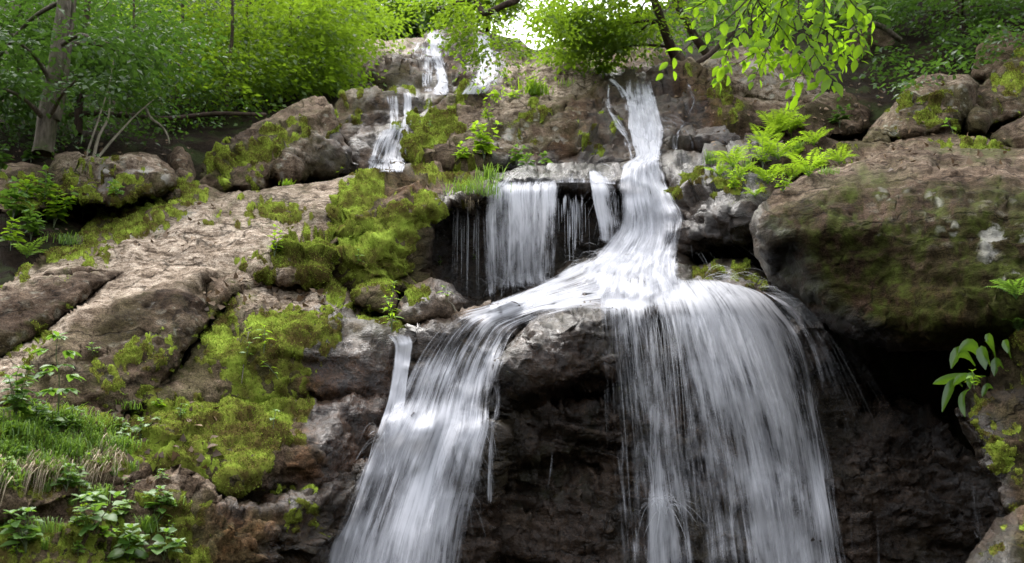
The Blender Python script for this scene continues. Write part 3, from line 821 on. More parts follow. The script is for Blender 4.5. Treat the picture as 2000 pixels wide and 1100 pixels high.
rock("boulder", "pale granite boulder behind the hanging beech leaves",
 [(1320,150,14.8),(1345,128,15.1),(1400,102,15.5),(1470,84,15.9),(1560,108,15.7),(1602,148,15.2),(1625,195,14.6),(1550,210,14),(1450,200,14.1),(1390,180,14.3)],
 [[(1390,140,14.6),(1480,115,14.9),(1580,150,14.6)]], step=6, rim=14, R=.5, amp=1.2, thick=2, moss_h=0)
rock("boulder", "brown wet boulder with a mossy streak right of the main cascade",
 [(1265,165,14.2),(1285,142,14.4),(1360,132,14.6),(1420,165,14.1),(1450,225,12.9),(1480,280,11.9),(1400,302,11.5),(1300,302,11.5),(1280,230,12.9)],
 [[(1340,165,13.8),(1370,220,12.9),(1400,280,11.7)],[(1310,200,13.4),(1320,280,11.9)]], step=5, rim=10, R=.4, amp=1.5, thick=2, strata=.5)
rock("boulder", "long brown rock under the beech leaves above the ferns",
 [(1400,180,13.9),(1500,190,14),(1640,190,14.2),(1700,215,13.6),(1690,260,12.8),(1600,285,12.2),(1470,292,11.9),(1425,240,12.7)],
 [[(1440,215,13.1),(1600,220,13.2)]], step=6, rim=12, R=.4, amp=1.4, thick=2)
rock("boulder", "grey rock with a curved fallen log across its top in the dark forest",
 [(1660,100,16.8),(1672,66,17.2),(1700,54,17.4),(1740,62,17.3),(1760,85,17),(1755,120,16.2),(1715,128,16),(1680,120,16.2)],[[(1690,85,16.5),(1735,90,16.4)]], step=6, rim=12, R=.5, thick=1.6)
rock("boulder", "rounded dark boulder with pale rim at the top right forest edge",
 [(1895,150,14),(1908,95,14.6),(1925,68,15),(1960,58,15.1),(1990,68,15),(2070,55,15),(2070,130,13.6),(1960,165,13.2)],[[(1925,95,14.1),(1985,90,14)]], step=6, rim=14, R=.5, thick=2)
rock("rock_slab", "huge leaning grey slab at the right edge streaked with moss",
 [(1850,170,13.4),(1920,165,13.2),(1970,110,13.6),(2070,30,14.2),(2070,215,11.9),(1975,238,11.6),(1935,252,11.6),(1890,250,11.9),(1840,260,12)],
 [[(1900,220,11.9),(1980,140,12.9),(2060,80,13.4)]], fac=0.5, step=6, rim=16, R=.5, amp=1.2, thick=2.5, cat="rock slab", moss_h=.02)
rock("boulder", "angular grey boulder with a pale upper edge standing above the right ledge",
 [(1690,275,11),(1700,250,11.3),(1740,204,11.9),(1768,168,12.2),(1800,150,12.4),(1890,147,12.4),(1912,165,12.1),(1908,210,11.6),(1875,262,11.1),(1840,276,10.9),(1760,278,10.8)],
 [[(1704,258,10.75),(1745,215,11.1),(1775,180,11.4),(1805,163,11.6),(1890,158,11.7)],[(1760,262,10.6),(1850,240,10.8)]], fac=0.4, step=5, rim=8, R=.3, amp=1.1, thick=1.8, moss_h=.02)
rock("boulder", "small pointed dark slab leaning at the foot of the angular boulder",
 [(1680,282,10.6),(1700,252,10.9),(1715,244,11),(1735,262,10.8),(1738,280,10.5)],[[(1712,258,10.5),(1718,275,10.4)]], step=5, rim=7, R=.15, amp=.6, thick=.6, moss_h=0)
rock("boulder", "small upright stone with white lichen wedged between the big right boulders",
 [(1884,258,10.9),(1892,225,11.3),(1910,204,11.5),(1932,215,11.4),(1936,240,11.1),(1922,262,10.8)],[[(1905,230,10.9),(1920,235,10.9)]], step=5, rim=9, R=.2, amp=.7, thick=.7, moss_h=0)
rock("boulder", "brown rounded rock at the right edge below the leaning slab",
 [(1930,275,10.6),(1960,245,10.9),(2070,195,11.2),(2070,320,9.8),(1990,312,9.9)],[[(1975,270,10.3),(2050,240,10.4)]], step=6, rim=14, R=.3, thick=1.2, moss_h=0)
rock("ledge", "tan ledge with moss cushions under the angular boulder behind the large dark one",
 [(1550,310,9.9),(1560,296,10.1),(1575,278,10.4),(1600,268,10.5),(1625,280,10.4),(1690,278,10.5),(1740,272,10.6),(1800,260,10.8),(1850,254,10.8),(1905,268,10.5),(1990,292,9.9),(2070,300,9.6),(2070,350,8.7),(1800,350,8.7),(1690,345,9),(1600,360,9.2),(1570,340,9.5)],
 [[(1570,312,9.7),(1680,298,9.9),(1800,285,10),(1900,290,9.8)],[(1690,320,9.3),(1740,295,9.8)]], fac=0.7, step=5, rim=10, R=.3, amp=1.2, thick=1.4, cat="rock ledge", moss_h=.02)
rock("rock_wall", "wet rock bed hidden under the main cascade in the upper notch",
 [(1175,150,15.2),(1215,140,15.3),(1300,140,15.3),(1320,200,14),(1330,300,12),(1290,330,11.4),(1215,335,11.4),(1190,250,13)],
 [[(1200,180,14.2),(1250,175,14.1),(1310,180,14.2)],[(1210,240,12.7),(1260,238,12.6),(1310,240,12.8)]], step=6, rim=8, R=.3, amp=1.2, thick=1.5, strata=.6, cat="rock wall", moss_h=0)
rock("ledge", "wet dark layered ledge right of the white water below the ferns",
 [(1275,315,11.2),(1300,292,11.5),(1400,290,11.6),(1480,262,11.9),(1545,290,11),(1575,340,10),(1520,400,9),(1475,430,8.7),(1455,465,8.7),(1400,478,8.9),(1335,500,9.2),(1310,420,9.8),(1295,360,10.4)],
 [[(1300,310,10.9),(1420,302,11),(1500,300,10.6)],[(1330,345,10),(1420,335,9.8),(1500,345,9.6)],[(1340,400,9.4),(1420,372,9.1),(1490,390,8.8)],[(1345,470,9),(1400,430,8.8),(1450,410,8.6)]],
 step=5, rim=10, R=.5, amp=1.2, fac=.8, thick=1.6, strata=.8, cat="rock ledge")
rock("rock_wall", "dark wet rock wall behind the hanging water curtain in the middle",
 [(815,480,9.5),(835,405,9.8),(900,368,9.9),(945,345,10.1),(1000,332,10.4),(1060,322,10.8),(1160,320,11),(1290,312,11),(1345,400,10.3),(1340,490,10),(1200,560,9.8),(1000,620,9.5),(880,625,9.3),(820,590,9.2)],
 [[(940,380,9.55),(1000,360,9.6),(1100,356,9.65),(1200,360,9.75),(1320,400,9.9)],[(930,398,10),(1000,380,10.2),(1100,378,10.25),(1200,392,10.3),(1310,440,10.3)],[(900,560,9.6),(1000,560,9.9),(1150,490,10.2)],[(860,440,9.9),(850,540,9.4)]],
 step=5, rim=10, R=.3, amp=.9, fac=.6, thick=2, strata=.4, cat="rock wall", moss_h=0)
rock("rock_slab", "long pale upper slab with moss patches left of the hanging moss",
 [(-60,600,7.6),(15,552,8.1),(70,500,8.9),(150,458,9.6),(225,392,10.6),(285,362,11),(340,354,11.1),(400,360,11),(445,378,10.8),(520,368,10.9),(620,358,11),(700,338,11),(740,345,10.6),(700,480,8.9),(640,545,8.3),(560,562,8),(480,548,8),(380,540,7.9),(250,540,7.7),(100,560,7.4)],
 [[(150,500,8.6),(280,440,9.3),(400,425,9.3),(480,452,8.9),(560,445,9.1),(650,440,9.2)],[(412,428,9.25),(440,400,9.7),(490,382,10.1),(640,366,10.5)],[(420,434,9.2),(520,446,9),(625,432,9.2)],[(430,402,9.6),(520,420,9.4),(600,405,9.6)],[(270,500,8.3),(400,482,8.5),(540,480,8.6)],[(300,385,10.4),(400,385,10.3)]],
 fac=0.4, step=5, rim=10, R=.3, amp=.95, thick=2, cat="rock slab", grooves=.6)
rock("boulder", "moss draped rock overhanging the dark hollow left of the water curtain",
 [(640,480,8.9),(652,410,9.6),(690,352,10.2),(740,334,10.5),(800,322,10.8),(880,318,10.8),(955,335,10.4),(985,352,10.1),(975,385,9.4),(945,396,9.2),(880,405,9.1),(850,440,9),(845,500,8.9),(830,565,8.7),(770,580,8.5),(690,575,8.4),(650,540,8.5)],
 [[(690,385,9.4),(740,365,9.6),(850,360,9.5),(940,378,9.1)],[(665,450,8.8),(720,420,8.9),(790,420,8.75),(860,400,8.85)],[(660,520,8.4),(730,500,8.4),(800,510,8.5)],[(700,425,8.95),(712,480,8.75)]],
 step=5, rim=12, R=.45, amp=1.6, thick=1.8, moss_h=.04, blades=1.3)
rock("boulder", "low bump of rock capped with a thick bright moss cushion",
 [(470,548,7.9),(480,505,8.3),(540,478,8.6),(570,460,8.8),(620,452,8.8),(660,465,8.7),(662,520,8.2),(640,552,7.9),(560,562,7.7)],
 [[(500,525,7.85),(560,500,8),(600,485,8.1),(650,480,8.25)],[(540,540,7.6),(620,535,7.7)]], step=4.5, rim=16, R=.35, amp=1.3, thick=.9, moss_h=.04, blades=1.3)
rock("rock_slab", "dark fronted slab at the left edge below the moss slope",
 [(-60,710,6.1),(-60,600,6.9),(0,562,7.3),(60,536,7.6),(140,520,7.9),(225,515,8.1),(250,528,8),(165,590,7.2),(110,635,6.8),(60,660,6.5),(0,700,6.2)],
 [[(-50,612,6.55),(0,585,6.8),(70,553,7.15),(140,541,7.35),(228,530,7.8)],[(-40,680,6.1),(60,630,6.5),(150,575,7)]], fac=0.35, step=5, rim=8, R=.25, amp=1.0, thick=1.5, cat="rock slab", grooves=.6, moss_h=.02)
rock("rock_slab", "wide pale sunlit slab sloping down to the left edge, worn smooth",
 [(-60,800,5.7),(-60,750,6),(0,703,6.25),(100,640,6.8),(180,575,7.4),(240,528,8),(330,516,8.2),(470,525,8.2),(545,545,8.1),(520,562,7.7),(478,572,7.5),(455,580,7.3),(400,645,6.9),(350,690,6.6),(250,740,6.2),(150,800,5.8)],
 [[(-30,790,5.5),(60,720,5.95),(122,660,6.3),(170,610,6.7),(225,591,6.9),(282,578,7.05),(337,562,7.2),(372,545,7.5)],[(372,545,7.5),(352,600,6.85),(365,628,6.7),(385,640,6.7)],[(120,740,5.9),(200,690,6.25),(300,650,6.55),(350,635,6.65)],[(392,552,7.75),(398,620,7.15)],[(470,545,7.8),(450,572,7.4)],[(400,560,7.85),(450,550,7.9)]],
 fac=0.35, step=5, rim=9, R=.25, amp=1.0, thick=1.6, cat="rock slab", grooves=.7, moss_h=.02)
rock("boulder", "brown wedge of rock under the pale sunlit slab with a sharp slanting edge",
 [(90,810,5.55),(105,750,5.95),(130,722,6.15),(180,700,6.4),(250,660,6.7),(310,636,6.85),(365,622,6.95),(388,640,6.8),(385,665,6.6),(350,708,6.3),(318,745,6.1),(285,790,5.9),(200,820,5.7)],
 [[(115,765,5.75),(180,712,6.05),(250,672,6.3),(310,650,6.5),(362,636,6.6)],[(150,790,5.6),(240,750,5.85),(320,700,6.15)]], fac=0.55, step=5, rim=9, R=.25, amp=1.3, thick=1.2, grooves=1.0, moss_h=.025)
rock("boulder", "mossy sloping boulder with a wet brown right side beside the lower fall",
 [(255,810,5.95),(300,755,6.2),(350,712,6.5),(392,655,6.9),(440,600,7.4),(480,560,7.9),(560,542,8.1),(640,538,8.2),(690,575,8.1),(745,605,7.9),(795,645,7.6),(805,680,7.3),(790,770,7.0),(755,810,6.9),(620,800,6.75),(430,815,6.3),(300,830,5.9)],
 [[(470,605,7.1),(540,603,7.15),(620,600,7.2),(665,628,7.15),(720,648,7.15),(785,660,7.2)],[(400,690,6.65),(440,700,6.5),(560,690,6.65),(700,700,6.85),(780,720,6.95)],[(300,790,6),(430,780,6.25),(560,765,6.5),(690,766,6.75),(770,768,6.85)],[(520,580,7.5),(640,570,7.65)]],
 fac=0.5, step=5, rim=9, R=.3, amp=1.3, thick=1.6, moss_h=.025, blades=1.3)
rock("boulder", "rounded low rock almost wholly buried in yellow green moss",
 [(205,870,5.5),(230,830,5.7),(300,800,6),(420,790,6.25),(480,768,6.5),(570,760,6.7),(690,768,6.85),(775,770,6.9),(760,810,6.75),(720,880,6.45),(690,940,6.2),(660,985,6),(560,1000,5.7),(480,995,5.5),(430,965,5.4),(330,935,5.35),(250,935,5.3)],
 [[(300,830,5.75),(420,820,5.95),(520,800,6.15),(620,790,6.4),(740,790,6.65)],[(320,900,5.4),(430,870,5.6),(540,850,5.8),(640,850,6.05)],[(450,940,5.35),(520,920,5.45),(620,900,5.85)],[(600,830,6.2),(660,800,6.45)]],
 fac=0.6, step=4.5, rim=12, R=.25, amp=1.5, thick=1.2, moss_h=.028, blades=1.3, strata=.2)
rock("boulder", "small moss topped stone at the foot of the hanging moss",
 [(686,590,7.8),(692,562,8),(725,546,8.1),(760,548,8.1),(775,580,7.8),(765,612,7.5),(710,605,7.6)],[[(700,580,7.65),(735,568,7.7),(765,585,7.6)]], step=4.5, rim=10, R=.2, amp=.8, thick=.5, moss_h=.03)
rock("boulder", "wet dark angular stone beside the small curved twig left of the stream",
 [(768,620,7.5),(780,592,7.7),(802,558,8),(840,544,8.1),(880,556,8),(915,592,7.9),(905,612,7.7),(850,625,7.4),(800,636,7.3)],[[(790,605,7.4),(830,580,7.5),(890,585,7.55)],[(815,565,7.75),(850,556,7.8)]], step=4.5, rim=8, R=.2, amp=.9, thick=.6, moss_h=.025)
rock("rock_ledge", "low wet ledge where the stream slides over to the left lower fall",
 [(640,1140,6.1),(665,990,6.45),(725,850,6.75),(765,730,7.1),(795,655,7.4),(850,612,7.7),(905,600,7.9),(960,595,8.1),(1010,600,8),(1020,650,7.4),(985,740,7.2),(978,860,6.95),(975,1000,6.75),(975,1140,6.5)],
 [[(800,690,7.15),(870,650,7.3),(940,640,7.4),(1000,640,7.35)],[(765,760,6.85),(860,730,6.95),(960,730,7.05)],[(730,835,6.75),(840,835,6.75),(960,838,6.85)],[(725,860,6.55),(830,850,6.45),(955,856,6.55)],[(670,1000,6.3),(800,990,6.3),(960,1000,6.55)]],
 step=6, rim=10, R=.3, amp=1.6, thick=1.4, strata=.9, moss_h=.01)
rock("rock_wall", "black dripping rock wall under the big overhanging boulder and lower curtain",
 [(925,1140,6.9),(925,1000,7.05),(935,850,7.2),(955,780,7.5),(1050,770,7.7),(1180,740,7.7),(1230,640,7.8),(1300,610,7.9),(1400,600,8),(1500,590,8.1),(1560,630,8.1),(1640,690,8.2),(1700,770,7.9),(1800,790,7.8),(1900,880,7.5),(1960,1000,7.1),(1980,1140,6.8)],
 [[(955,810,7.2),(1050,805,7.15),(1160,790,7.2),(1240,760,7.3)],[(955,880,7),(1080,880,7.05),(1200,840,7.2)],[(1000,930,7.15),(1070,940,7.2),(1180,920,7.2)],[(1240,920,7.05),(1310,900,7),(1360,930,7.1)],[(1400,700,7.7),(1500,690,7.8)],[(1560,790,7.4),(1640,775,7.4),(1720,830,7.25),(1800,900,7.1),(1840,960,7)],[(1560,880,7.3),(1700,960,7)],[(950,1080,6.85),(1300,1080,6.8),(1700,1080,6.75)]],
 step=6, rim=10, R=.3, amp=1.5, thick=1.5, strata=1.5, cat="rock wall", moss_h=0)
rock("boulder", "domed brown boulder between the two lower falls",
 [(958,810,7.1),(968,735,7.05),(1000,655,7.2),(1050,606,7.45),(1110,586,7.55),(1165,588,7.5),(1205,605,7.4),(1228,640,7.35),(1222,720,7.3),(1195,765,7.25),(1110,778,7.15),(1030,795,7.1),(990,812,7.15)],
 [[(1000,720,6.75),(1060,650,6.9),(1120,625,6.98),(1195,640,7.12)],[(1010,760,6.75),(1090,745,6.72),(1190,715,7.0)],[(1020,785,6.95),(1100,765,6.95),(1185,745,7.1)]],
 fac=0.7, step=5, rim=12, R=.3, amp=1.5, thick=1.2, strata=.4, moss_h=.008)
rock("ledge", "wet ledge under the spreading white water at the lip of the lower fall",
 [(900,620,7.85),(960,598,8.2),(1060,556,8.7),(1130,505,9.4),(1200,465,9.9),(1330,445,10),(1360,510,9.2),(1480,552,8.4),(1540,590,8),(1480,612,7.8),(1380,612,7.7),(1280,625,7.6),(1200,625,7.55),(1120,612,7.6),(1000,650,7.5)],
 [[(1000,620,7.75),(1100,575,8),(1200,560,8.1),(1350,555,8.05),(1470,575,7.95)],[(1100,590,7.65),(1200,590,7.65),(1300,590,7.7),(1400,590,7.75)],[(1150,520,8.7),(1250,500,8.9),(1330,520,8.7)]],
 step=6, rim=9, R=.3, amp=.9, thick=1.0, cat="rock ledge", moss_h=0)
rock("boulder", "low moss covered stone at the right end of the white water lip",
 [(1325,545,8.6),(1345,525,8.8),(1400,507,8.9),(1455,508,8.8),(1490,532,8.5),(1520,580,8),(1440,575,8),(1370,565,8.2)],[[(1360,540,8.3),(1420,525,8.3),(1480,550,8.1)]], step=4.5, rim=10, R=.2, amp=.9, thick=.7, moss_h=.025)
rock("boulder", "brown wet block caught under the big right boulder beside the fall",
 [(1535,690,7.5),(1545,615,7.7),(1570,590,7.8),(1625,615,7.6),(1640,650,7.4),(1630,700,7.3),(1580,740,7.4)],[[(1560,630,7.35),(1615,640,7.25)]], step=6, rim=10, R=.25, amp=1, thick=.7, moss_h=0)
rock("boulder", "huge dark overhanging boulder on the right with white lichen blotches",
 [(1462,440,7.2),(1478,405,7.4),(1520,372,7.7),(1600,338,8.2),(1700,308,8.6),(1800,288,9),(1900,290,9.2),(2120,298,9),(2120,700,5.9),(1960,692,6.1),(1840,690,6.2),(1750,685,6.35),(1680,674,6.5),(1630,640,6.7),(1570,590,7),(1500,545,7.1),(1474,495,7.1)],
 [[(1482,428,6.8),(1560,388,6.95),(1650,358,7.1),(1800,338,7.15),(2080,352,6.8)],[(1500,480,6.65),(1560,460,6.55),(1700,440,6.35),(1900,420,6.1),(2080,420,5.9)],[(1600,560,6.55),(1720,560,6.25),(1880,540,5.85),(2080,520,5.6)],[(1700,630,6.25),(1850,620,5.8),(2000,610,5.6)],[(1600,360,7.6),(1800,312,8.1),(2000,318,8)]],
 fac=0.3, step=5.5, rim=14, R=.4, amp=1.3, thick=2.0, moss_h=0, strata=.25)
rock("boulder", "mossy soil capped rock at the right edge carrying the broad leaves",
 [(1865,800,5.9),(1890,752,6.05),(1935,735,6.1),(1950,600,6),(1965,555,6),(2120,540,5.7),(2120,1010,4.9),(2010,1015,5),(1960,1000,5.1),(1925,930,5.3),(1890,860,5.6)],
 [[(1900,775,5.75),(1960,760,5.6),(2060,750,5.3)],[(1950,860,5.3),(2050,880,5)],[(1980,740,5.7),(2000,600,5.6)]], step=6, rim=14, R=.3, amp=1.3, thick=1, moss_h=.025)
rock("boulder", "ochre brown foreground boulder in the bottom right corner",
 [(1850,1150,4.1),(1890,1090,4.4),(1920,1055,4.55),(1950,1012,4.75),(2000,985,4.9),(2100,970,4.9),(2100,1150,4)],[[(1920,1085,4.2),(1970,1030,4.4),(2060,1010,4.5)]], fac=0.6, step=6, rim=14, R=.25, amp=1.1, thick=.8, moss_h=.012)
rock("boulder", "brown ribbed rock with a wet shiny ledge at the bottom left of the lower fall",
 [(140,1150,4.5),(150,970,5),(188,930,5.25),(260,925,5.35),(340,938,5.4),(425,968,5.5),(500,975,5.6),(590,940,5.85),(680,915,6.15),(730,900,6.3),(705,980,6.05),(670,1060,5.9),(640,1150,5.7)],
 [[(195,945,5.05),(330,955,5.1),(410,990,5.15),(440,1006,5.15),(560,992,5.4),(640,965,5.75)],[(200,1000,4.85),(330,1010,4.9),(430,1030,5),(560,1030,5.25)],[(180,1090,4.6),(400,1090,4.8),(600,1080,5.4)]],
 step=5, rim=8, R=.2, amp=1.5, thick=1, strata=.8, moss_h=.04)
rock("ledge", "grassy earth bank in the bottom left corner with a pale stone edge",
 [(-80,1150,4),(-80,800,5.1),(40,795,5.4),(150,800,5.6),(240,800,5.75),(310,830,5.75),(320,880,5.5),(280,935,5.15),(200,960,4.95),(210,1010,4.75),(200,1150,4.35)],
 [[(-60,860,4.75),(100,850,5.1),(260,860,5.4)],[(-60,930,4.5),(100,930,4.75),(250,930,5.1)],[(-60,985,4.35),(90,983,4.5),(180,965,4.85)],[(-60,1005,4.45),(90,1005,4.6)]],
 step=5, rim=8, R=.2, amp=1.3, thick=1, cat="earth bank", moss_h=.03)
BVH = BVHTree.FromPolygons([tuple(v) for v in np.concatenate(BV)], BF)
print("rock verts", BOFF, "moss blades", N_BLADES[0])

def hit(px, py):
    """point, normal and view depth of the rock seen at a photo pixel"""
    r = ray(px, py)
    l = np.linalg.norm(r)
    loc, nor, i, d = BVH.ray_cast(Vector(CAM), Vector(r / l))
    if loc is None:
        return None
    if nor.dot(Vector(r)) > 0: nor = -nor
    return np.array(loc), np.array(nor), d / l
# ------------------------------------------------------------------ running water
def cr(a, n):
    """Catmull-Rom along axis 0 of a control array, n samples per span"""
    k = len(a)
    t = np.linspace(0, k - 1, (k - 1) * n + 1)
    i = np.clip(np.floor(t).astype(int), 0, k - 2)
    f = (t - i)[:, None, None]
    p0, p1, p2, p3 = a[np.clip(i - 1, 0, k - 1)], a[i], a[i + 1], a[np.clip(i + 2, 0, k - 1)]
    return 0.5 * (2 * p1 + (p2 - p0) * f + (2 * p0 - 5 * p1 + 4 * p2 - p3) * f ** 2 + (3 * p1 - p0 - 3 * p2 + p3) * f ** 3)

def sheet_mesh(name, rows, na=6, nb=6, off=0.035, fade=0.22, seed=0, ends=(0.09, 0.08), front=0.0, lump=1.0, dm=1.0, spread=0.0):
    a = np.array([[(p + (0.8,))[:4] if len(p) < 4 else p for p in r] for r in rows], float)
    a = cr(a, na)
    a = cr(a.transpose(1, 0, 2), nb).transpose(1, 0, 2)
    R, C = a.shape[:2]
    u = np.linspace(0, 1, C)[None, :].repeat(R, 0)
    v = np.linspace(0, 1, R)[:, None].repeat(C, 1)
    px, py, d, de = a[..., 0], a[..., 1], a[..., 2], a[..., 3]
    wob = n2(u * 300, v * 160, 40, 700 + seed) * 3.0
    px = px + wob * (1 + spread)
    dh = d.copy()
    for i in range(R):
        for j in range(C):
            h = hit(px[i, j], py[i, j])
            if h is not None:
                dh[i, j] = min(d[i, j], h[2] - off)
    for _ in range(3):                               # water is smoother than its bed
        s = dh.copy()
        s[1:-1] = (dh[:-2] + dh[1:-1] * 2 + dh[2:]) / 4
        s[:, 1:-1] = (s[:, :-2] + s[:, 1:-1] * 2 + s[:, 2:]) / 4
        dh = np.minimum(s, dh)
    dh = dh - front
    V = PT(px, py, dh)
    wid = np.linalg.norm(np.diff(V, axis=1), axis=2).sum(1).mean()
    ln = np.linalg.norm(np.diff(V, axis=0), axis=2).mean(1)
    vm = np.concatenate([[0], np.cumsum(ln)])[:, None].repeat(C, 1)
    um = u * wid
    q = np.stack([um * 9, vm * 0.9, np.full(um.shape, seed * 3.1)], -1).reshape(-1, 3)
    bump = fbm(q, 300 + seed, 3).reshape(R, C)
    V = V - ray(px, py) * (lump * 0.022 * bump)[..., None]
    e = np.ones_like(de)
    if fade:
        eb = 0.6 * fbm(np.stack([um * 2, vm * 3.2, np.full(um.shape, seed * 5.3)], -1).reshape(-1, 3), 340, 3).reshape(R, C) * fade
        e = smooth(0, fade, u + eb) * smooth(0, fade, 1 - u + eb)
    e = e * smooth(-0.001, ends[0], v) * smooth(-0.001, ends[1], 1 - v)
    pat = fbm(np.stack([um * 4.2, vm * 1.7, np.full(um.shape, 9.0 + seed)], -1).reshape(-1, 3), 360, 4, 0.6).reshape(R, C)
    de = np.clip(de * e * dm * (1.08 + 0.95 * pat), 0, 1)
    ii = np.arange(R - 1)[:, None] * C + np.arange(C - 1)[None]
    F = np.stack([ii, ii + C, ii + C + 1, ii + 1], -1).reshape(-1, 4)
    uv = np.stack([um.ravel() + seed * 7.7, vm.ravel() + seed * 1.3], 1)
    return V.reshape(-1, 3), F, de.ravel(), uv

def waterfall(name, label, layers, strands=None, cat="waterfall", group=None):
    """layers: list of (rows, options); every layer is a part of the fall, the spray another"""
    V0 = sheet_mesh(name, layers[0][0], **layers[0][1])[0]
    base = Vector((V0[:, 0].mean(), V0[:, 1].mean(), V0[:, 2].min()))
    root = thing(name, label, cat, base, group)
    for rows, opt in layers:
        V, F, de, uv = sheet_mesh(name, rows, **opt)
        link("water_sheet", mesh("water_sheet", V - np.array(base), [F], WATER, {"dens": de}, uv=uv), root)
    for s in strands or ():
        V, F, de = spray(*s)
        link("spray", mesh("spray", V - np.array(base), [F], SPRAY, {"dens": de}), root)
    return root

def tubes(paths, rad, dens, taper=True):
    """three sided threads; paths (n,k,3), rad (n,), dens (n,)"""
    n, k = paths.shape[:2]
    tan = np.gradient(paths, axis=1)
    tan /= np.linalg.norm(tan, axis=2, keepdims=True) + 1e-9
    s = np.cross(tan, np.array([0.31, 0.9, 0.3])); s /= np.linalg.norm(s, axis=2, keepdims=True) + 1e-9
    b = np.cross(tan, s)
    t = np.linspace(0, 1, k)
    prof = (np.sin(np.pi * np.clip(t * 0.92 + 0.06, 0, 1)) ** 0.6) if taper else np.ones(k)
    r = rad[:, None, None] * prof[None, :, None]
    V = np.stack([paths + r * (s * math.cos(a) + b * math.sin(a)) for a in (0, 2.094, 4.189)], 2)
    V = V.reshape(-1, 3)
    i = (np.arange(n)[:, None] * k + np.arange(k - 1)[None]).ravel() * 3
    F = np.concatenate([np.stack([i + j, i + (j + 1) % 3, i + 3 + (j + 1) % 3, i + 3 + j], 1) for j in range(3)])
    dd = np.repeat((dens[:, None] * prof[None]).ravel(), 3)
    return V, F, dd

def spray(n, line, vel, vj, T, rad=0.003, dens=0.35, seed=1, pj=6, k=9):
    """threads thrown from a picture line [(px,py,d)...] with a 3-D velocity, falling under gravity"""
    r = np.random.default_rng(900 + seed)
    L = np.array(line, float)
    t = r.uniform(0, len(L) - 1, n); i = np.clip(t.astype(int), 0, len(L) - 2); f = (t - i)[:, None]
    p = L[i] * (1 - f) + L[i + 1] * f
    p0 = PT(p[:, 0] + r.normal(0, pj, n), p[:, 1] + r.normal(0, pj, n), p[:, 2] + r.normal(0, .05, n))
    v = np.array(vel) + r.normal(0, 1, (n, 3)) * np.array(vj)
    tt0 = r.uniform(0, .25, n) * T; tt1 = tt0 + r.uniform(.25, 1, n) * T
    s = np.linspace(0, 1, k)[None]
    tm = (tt0[:, None] * (1 - s) + tt1[:, None] * s)[..., None]
    P = p0[:, None] + v[:, None] * tm + np.array([0, 0, -4.9]) * tm ** 2
    return tubes(P, rad * r.uniform(.5, 1.4, n), np.clip(dens * r.uniform(.3, 1.5, n), 0, .95))

def trickle(pts, w, de):
    return [[(x - w, y, d, de), (x, y, d, de), (x + w, y, d, de)] for x, y, d in pts]

# beds behind the water are the rocks above; each fall is a thing of its own
waterfall("waterfall", "narrow white cascade down the left side of the top cliff",
 [([[(829,62,23,.9),(850,57,23,.9),(872,62,23,.9)],[(836,90,22,.9),(851,90,22,.95),(867,90,22,.8)],[(842,118,21,.9),(855,118,21,1),(869,118,21,.9)],[(851,150,20,.9),(863,150,20,1),(875,150,20,.9)],[(848,168,19,.9),(863,170,19,1),(878,172,19,.9)],[(836,184,18.5,.8),(860,187,18.3,.9),(884,184,18.5,.8)]], dict(na=5, nb=5, off=.12, fade=.3, seed=1)),
  ([[(818,88,22,.5),(836,90,22,.5),(850,92,22,.5)],[(820,120,21,.45),(838,120,21,.5),(850,122,21,.5)],[(822,150,20,.45),(836,150,20,.5),(846,150,20,.5)],[(824,182,19,.4),(836,182,19,.5),(846,182,19,.4)]], dict(na=5, nb=4, off=.1, fade=.3, seed=2)),
  ([[(800,78,23,.4),(835,80,22.5,.5),(900,62,23,.45)],[(795,95,22.3,.3),(830,100,22,.45),(905,85,22.6,.3)],[(790,112,21.6,.2),(830,118,21.4,.35),(905,110,22,.2)]], dict(na=4, nb=6, off=.1, fade=.2, seed=3))])
waterfall("waterfall", "broad white cascade at the right of the top cliff partly behind green leaves",
 [([[(922,66,23.4,.9),(942,64,23.4,.9),(958,66,23.4,.8)],[(928,100,22.4,.9),(946,100,22.4,.95),(966,100,22.4,.8)],[(930,135,20.6,.9),(950,135,20.6,1),(975,138,20.6,.8)],[(915,160,19.4,.9),(938,162,19.4,1),(966,160,19.4,.8)],[(892,186,18.6,.8),(922,186,18.6,.9),(950,184,18.6,.8)]], dict(na=5, nb=6, off=.12, fade=.28, seed=4)),
  ([[(955,95,21.5,.4),(970,98,21.5,.4),(985,104,21.4,.3)],[(960,130,20.4,.4),(980,132,20.2,.4),(1000,136,20,.3)],[(940,170,19,.5),(962,170,19,.4),(985,168,19,.3)]], dict(na=5, nb=4, off=.1, fade=.3, seed=5))])
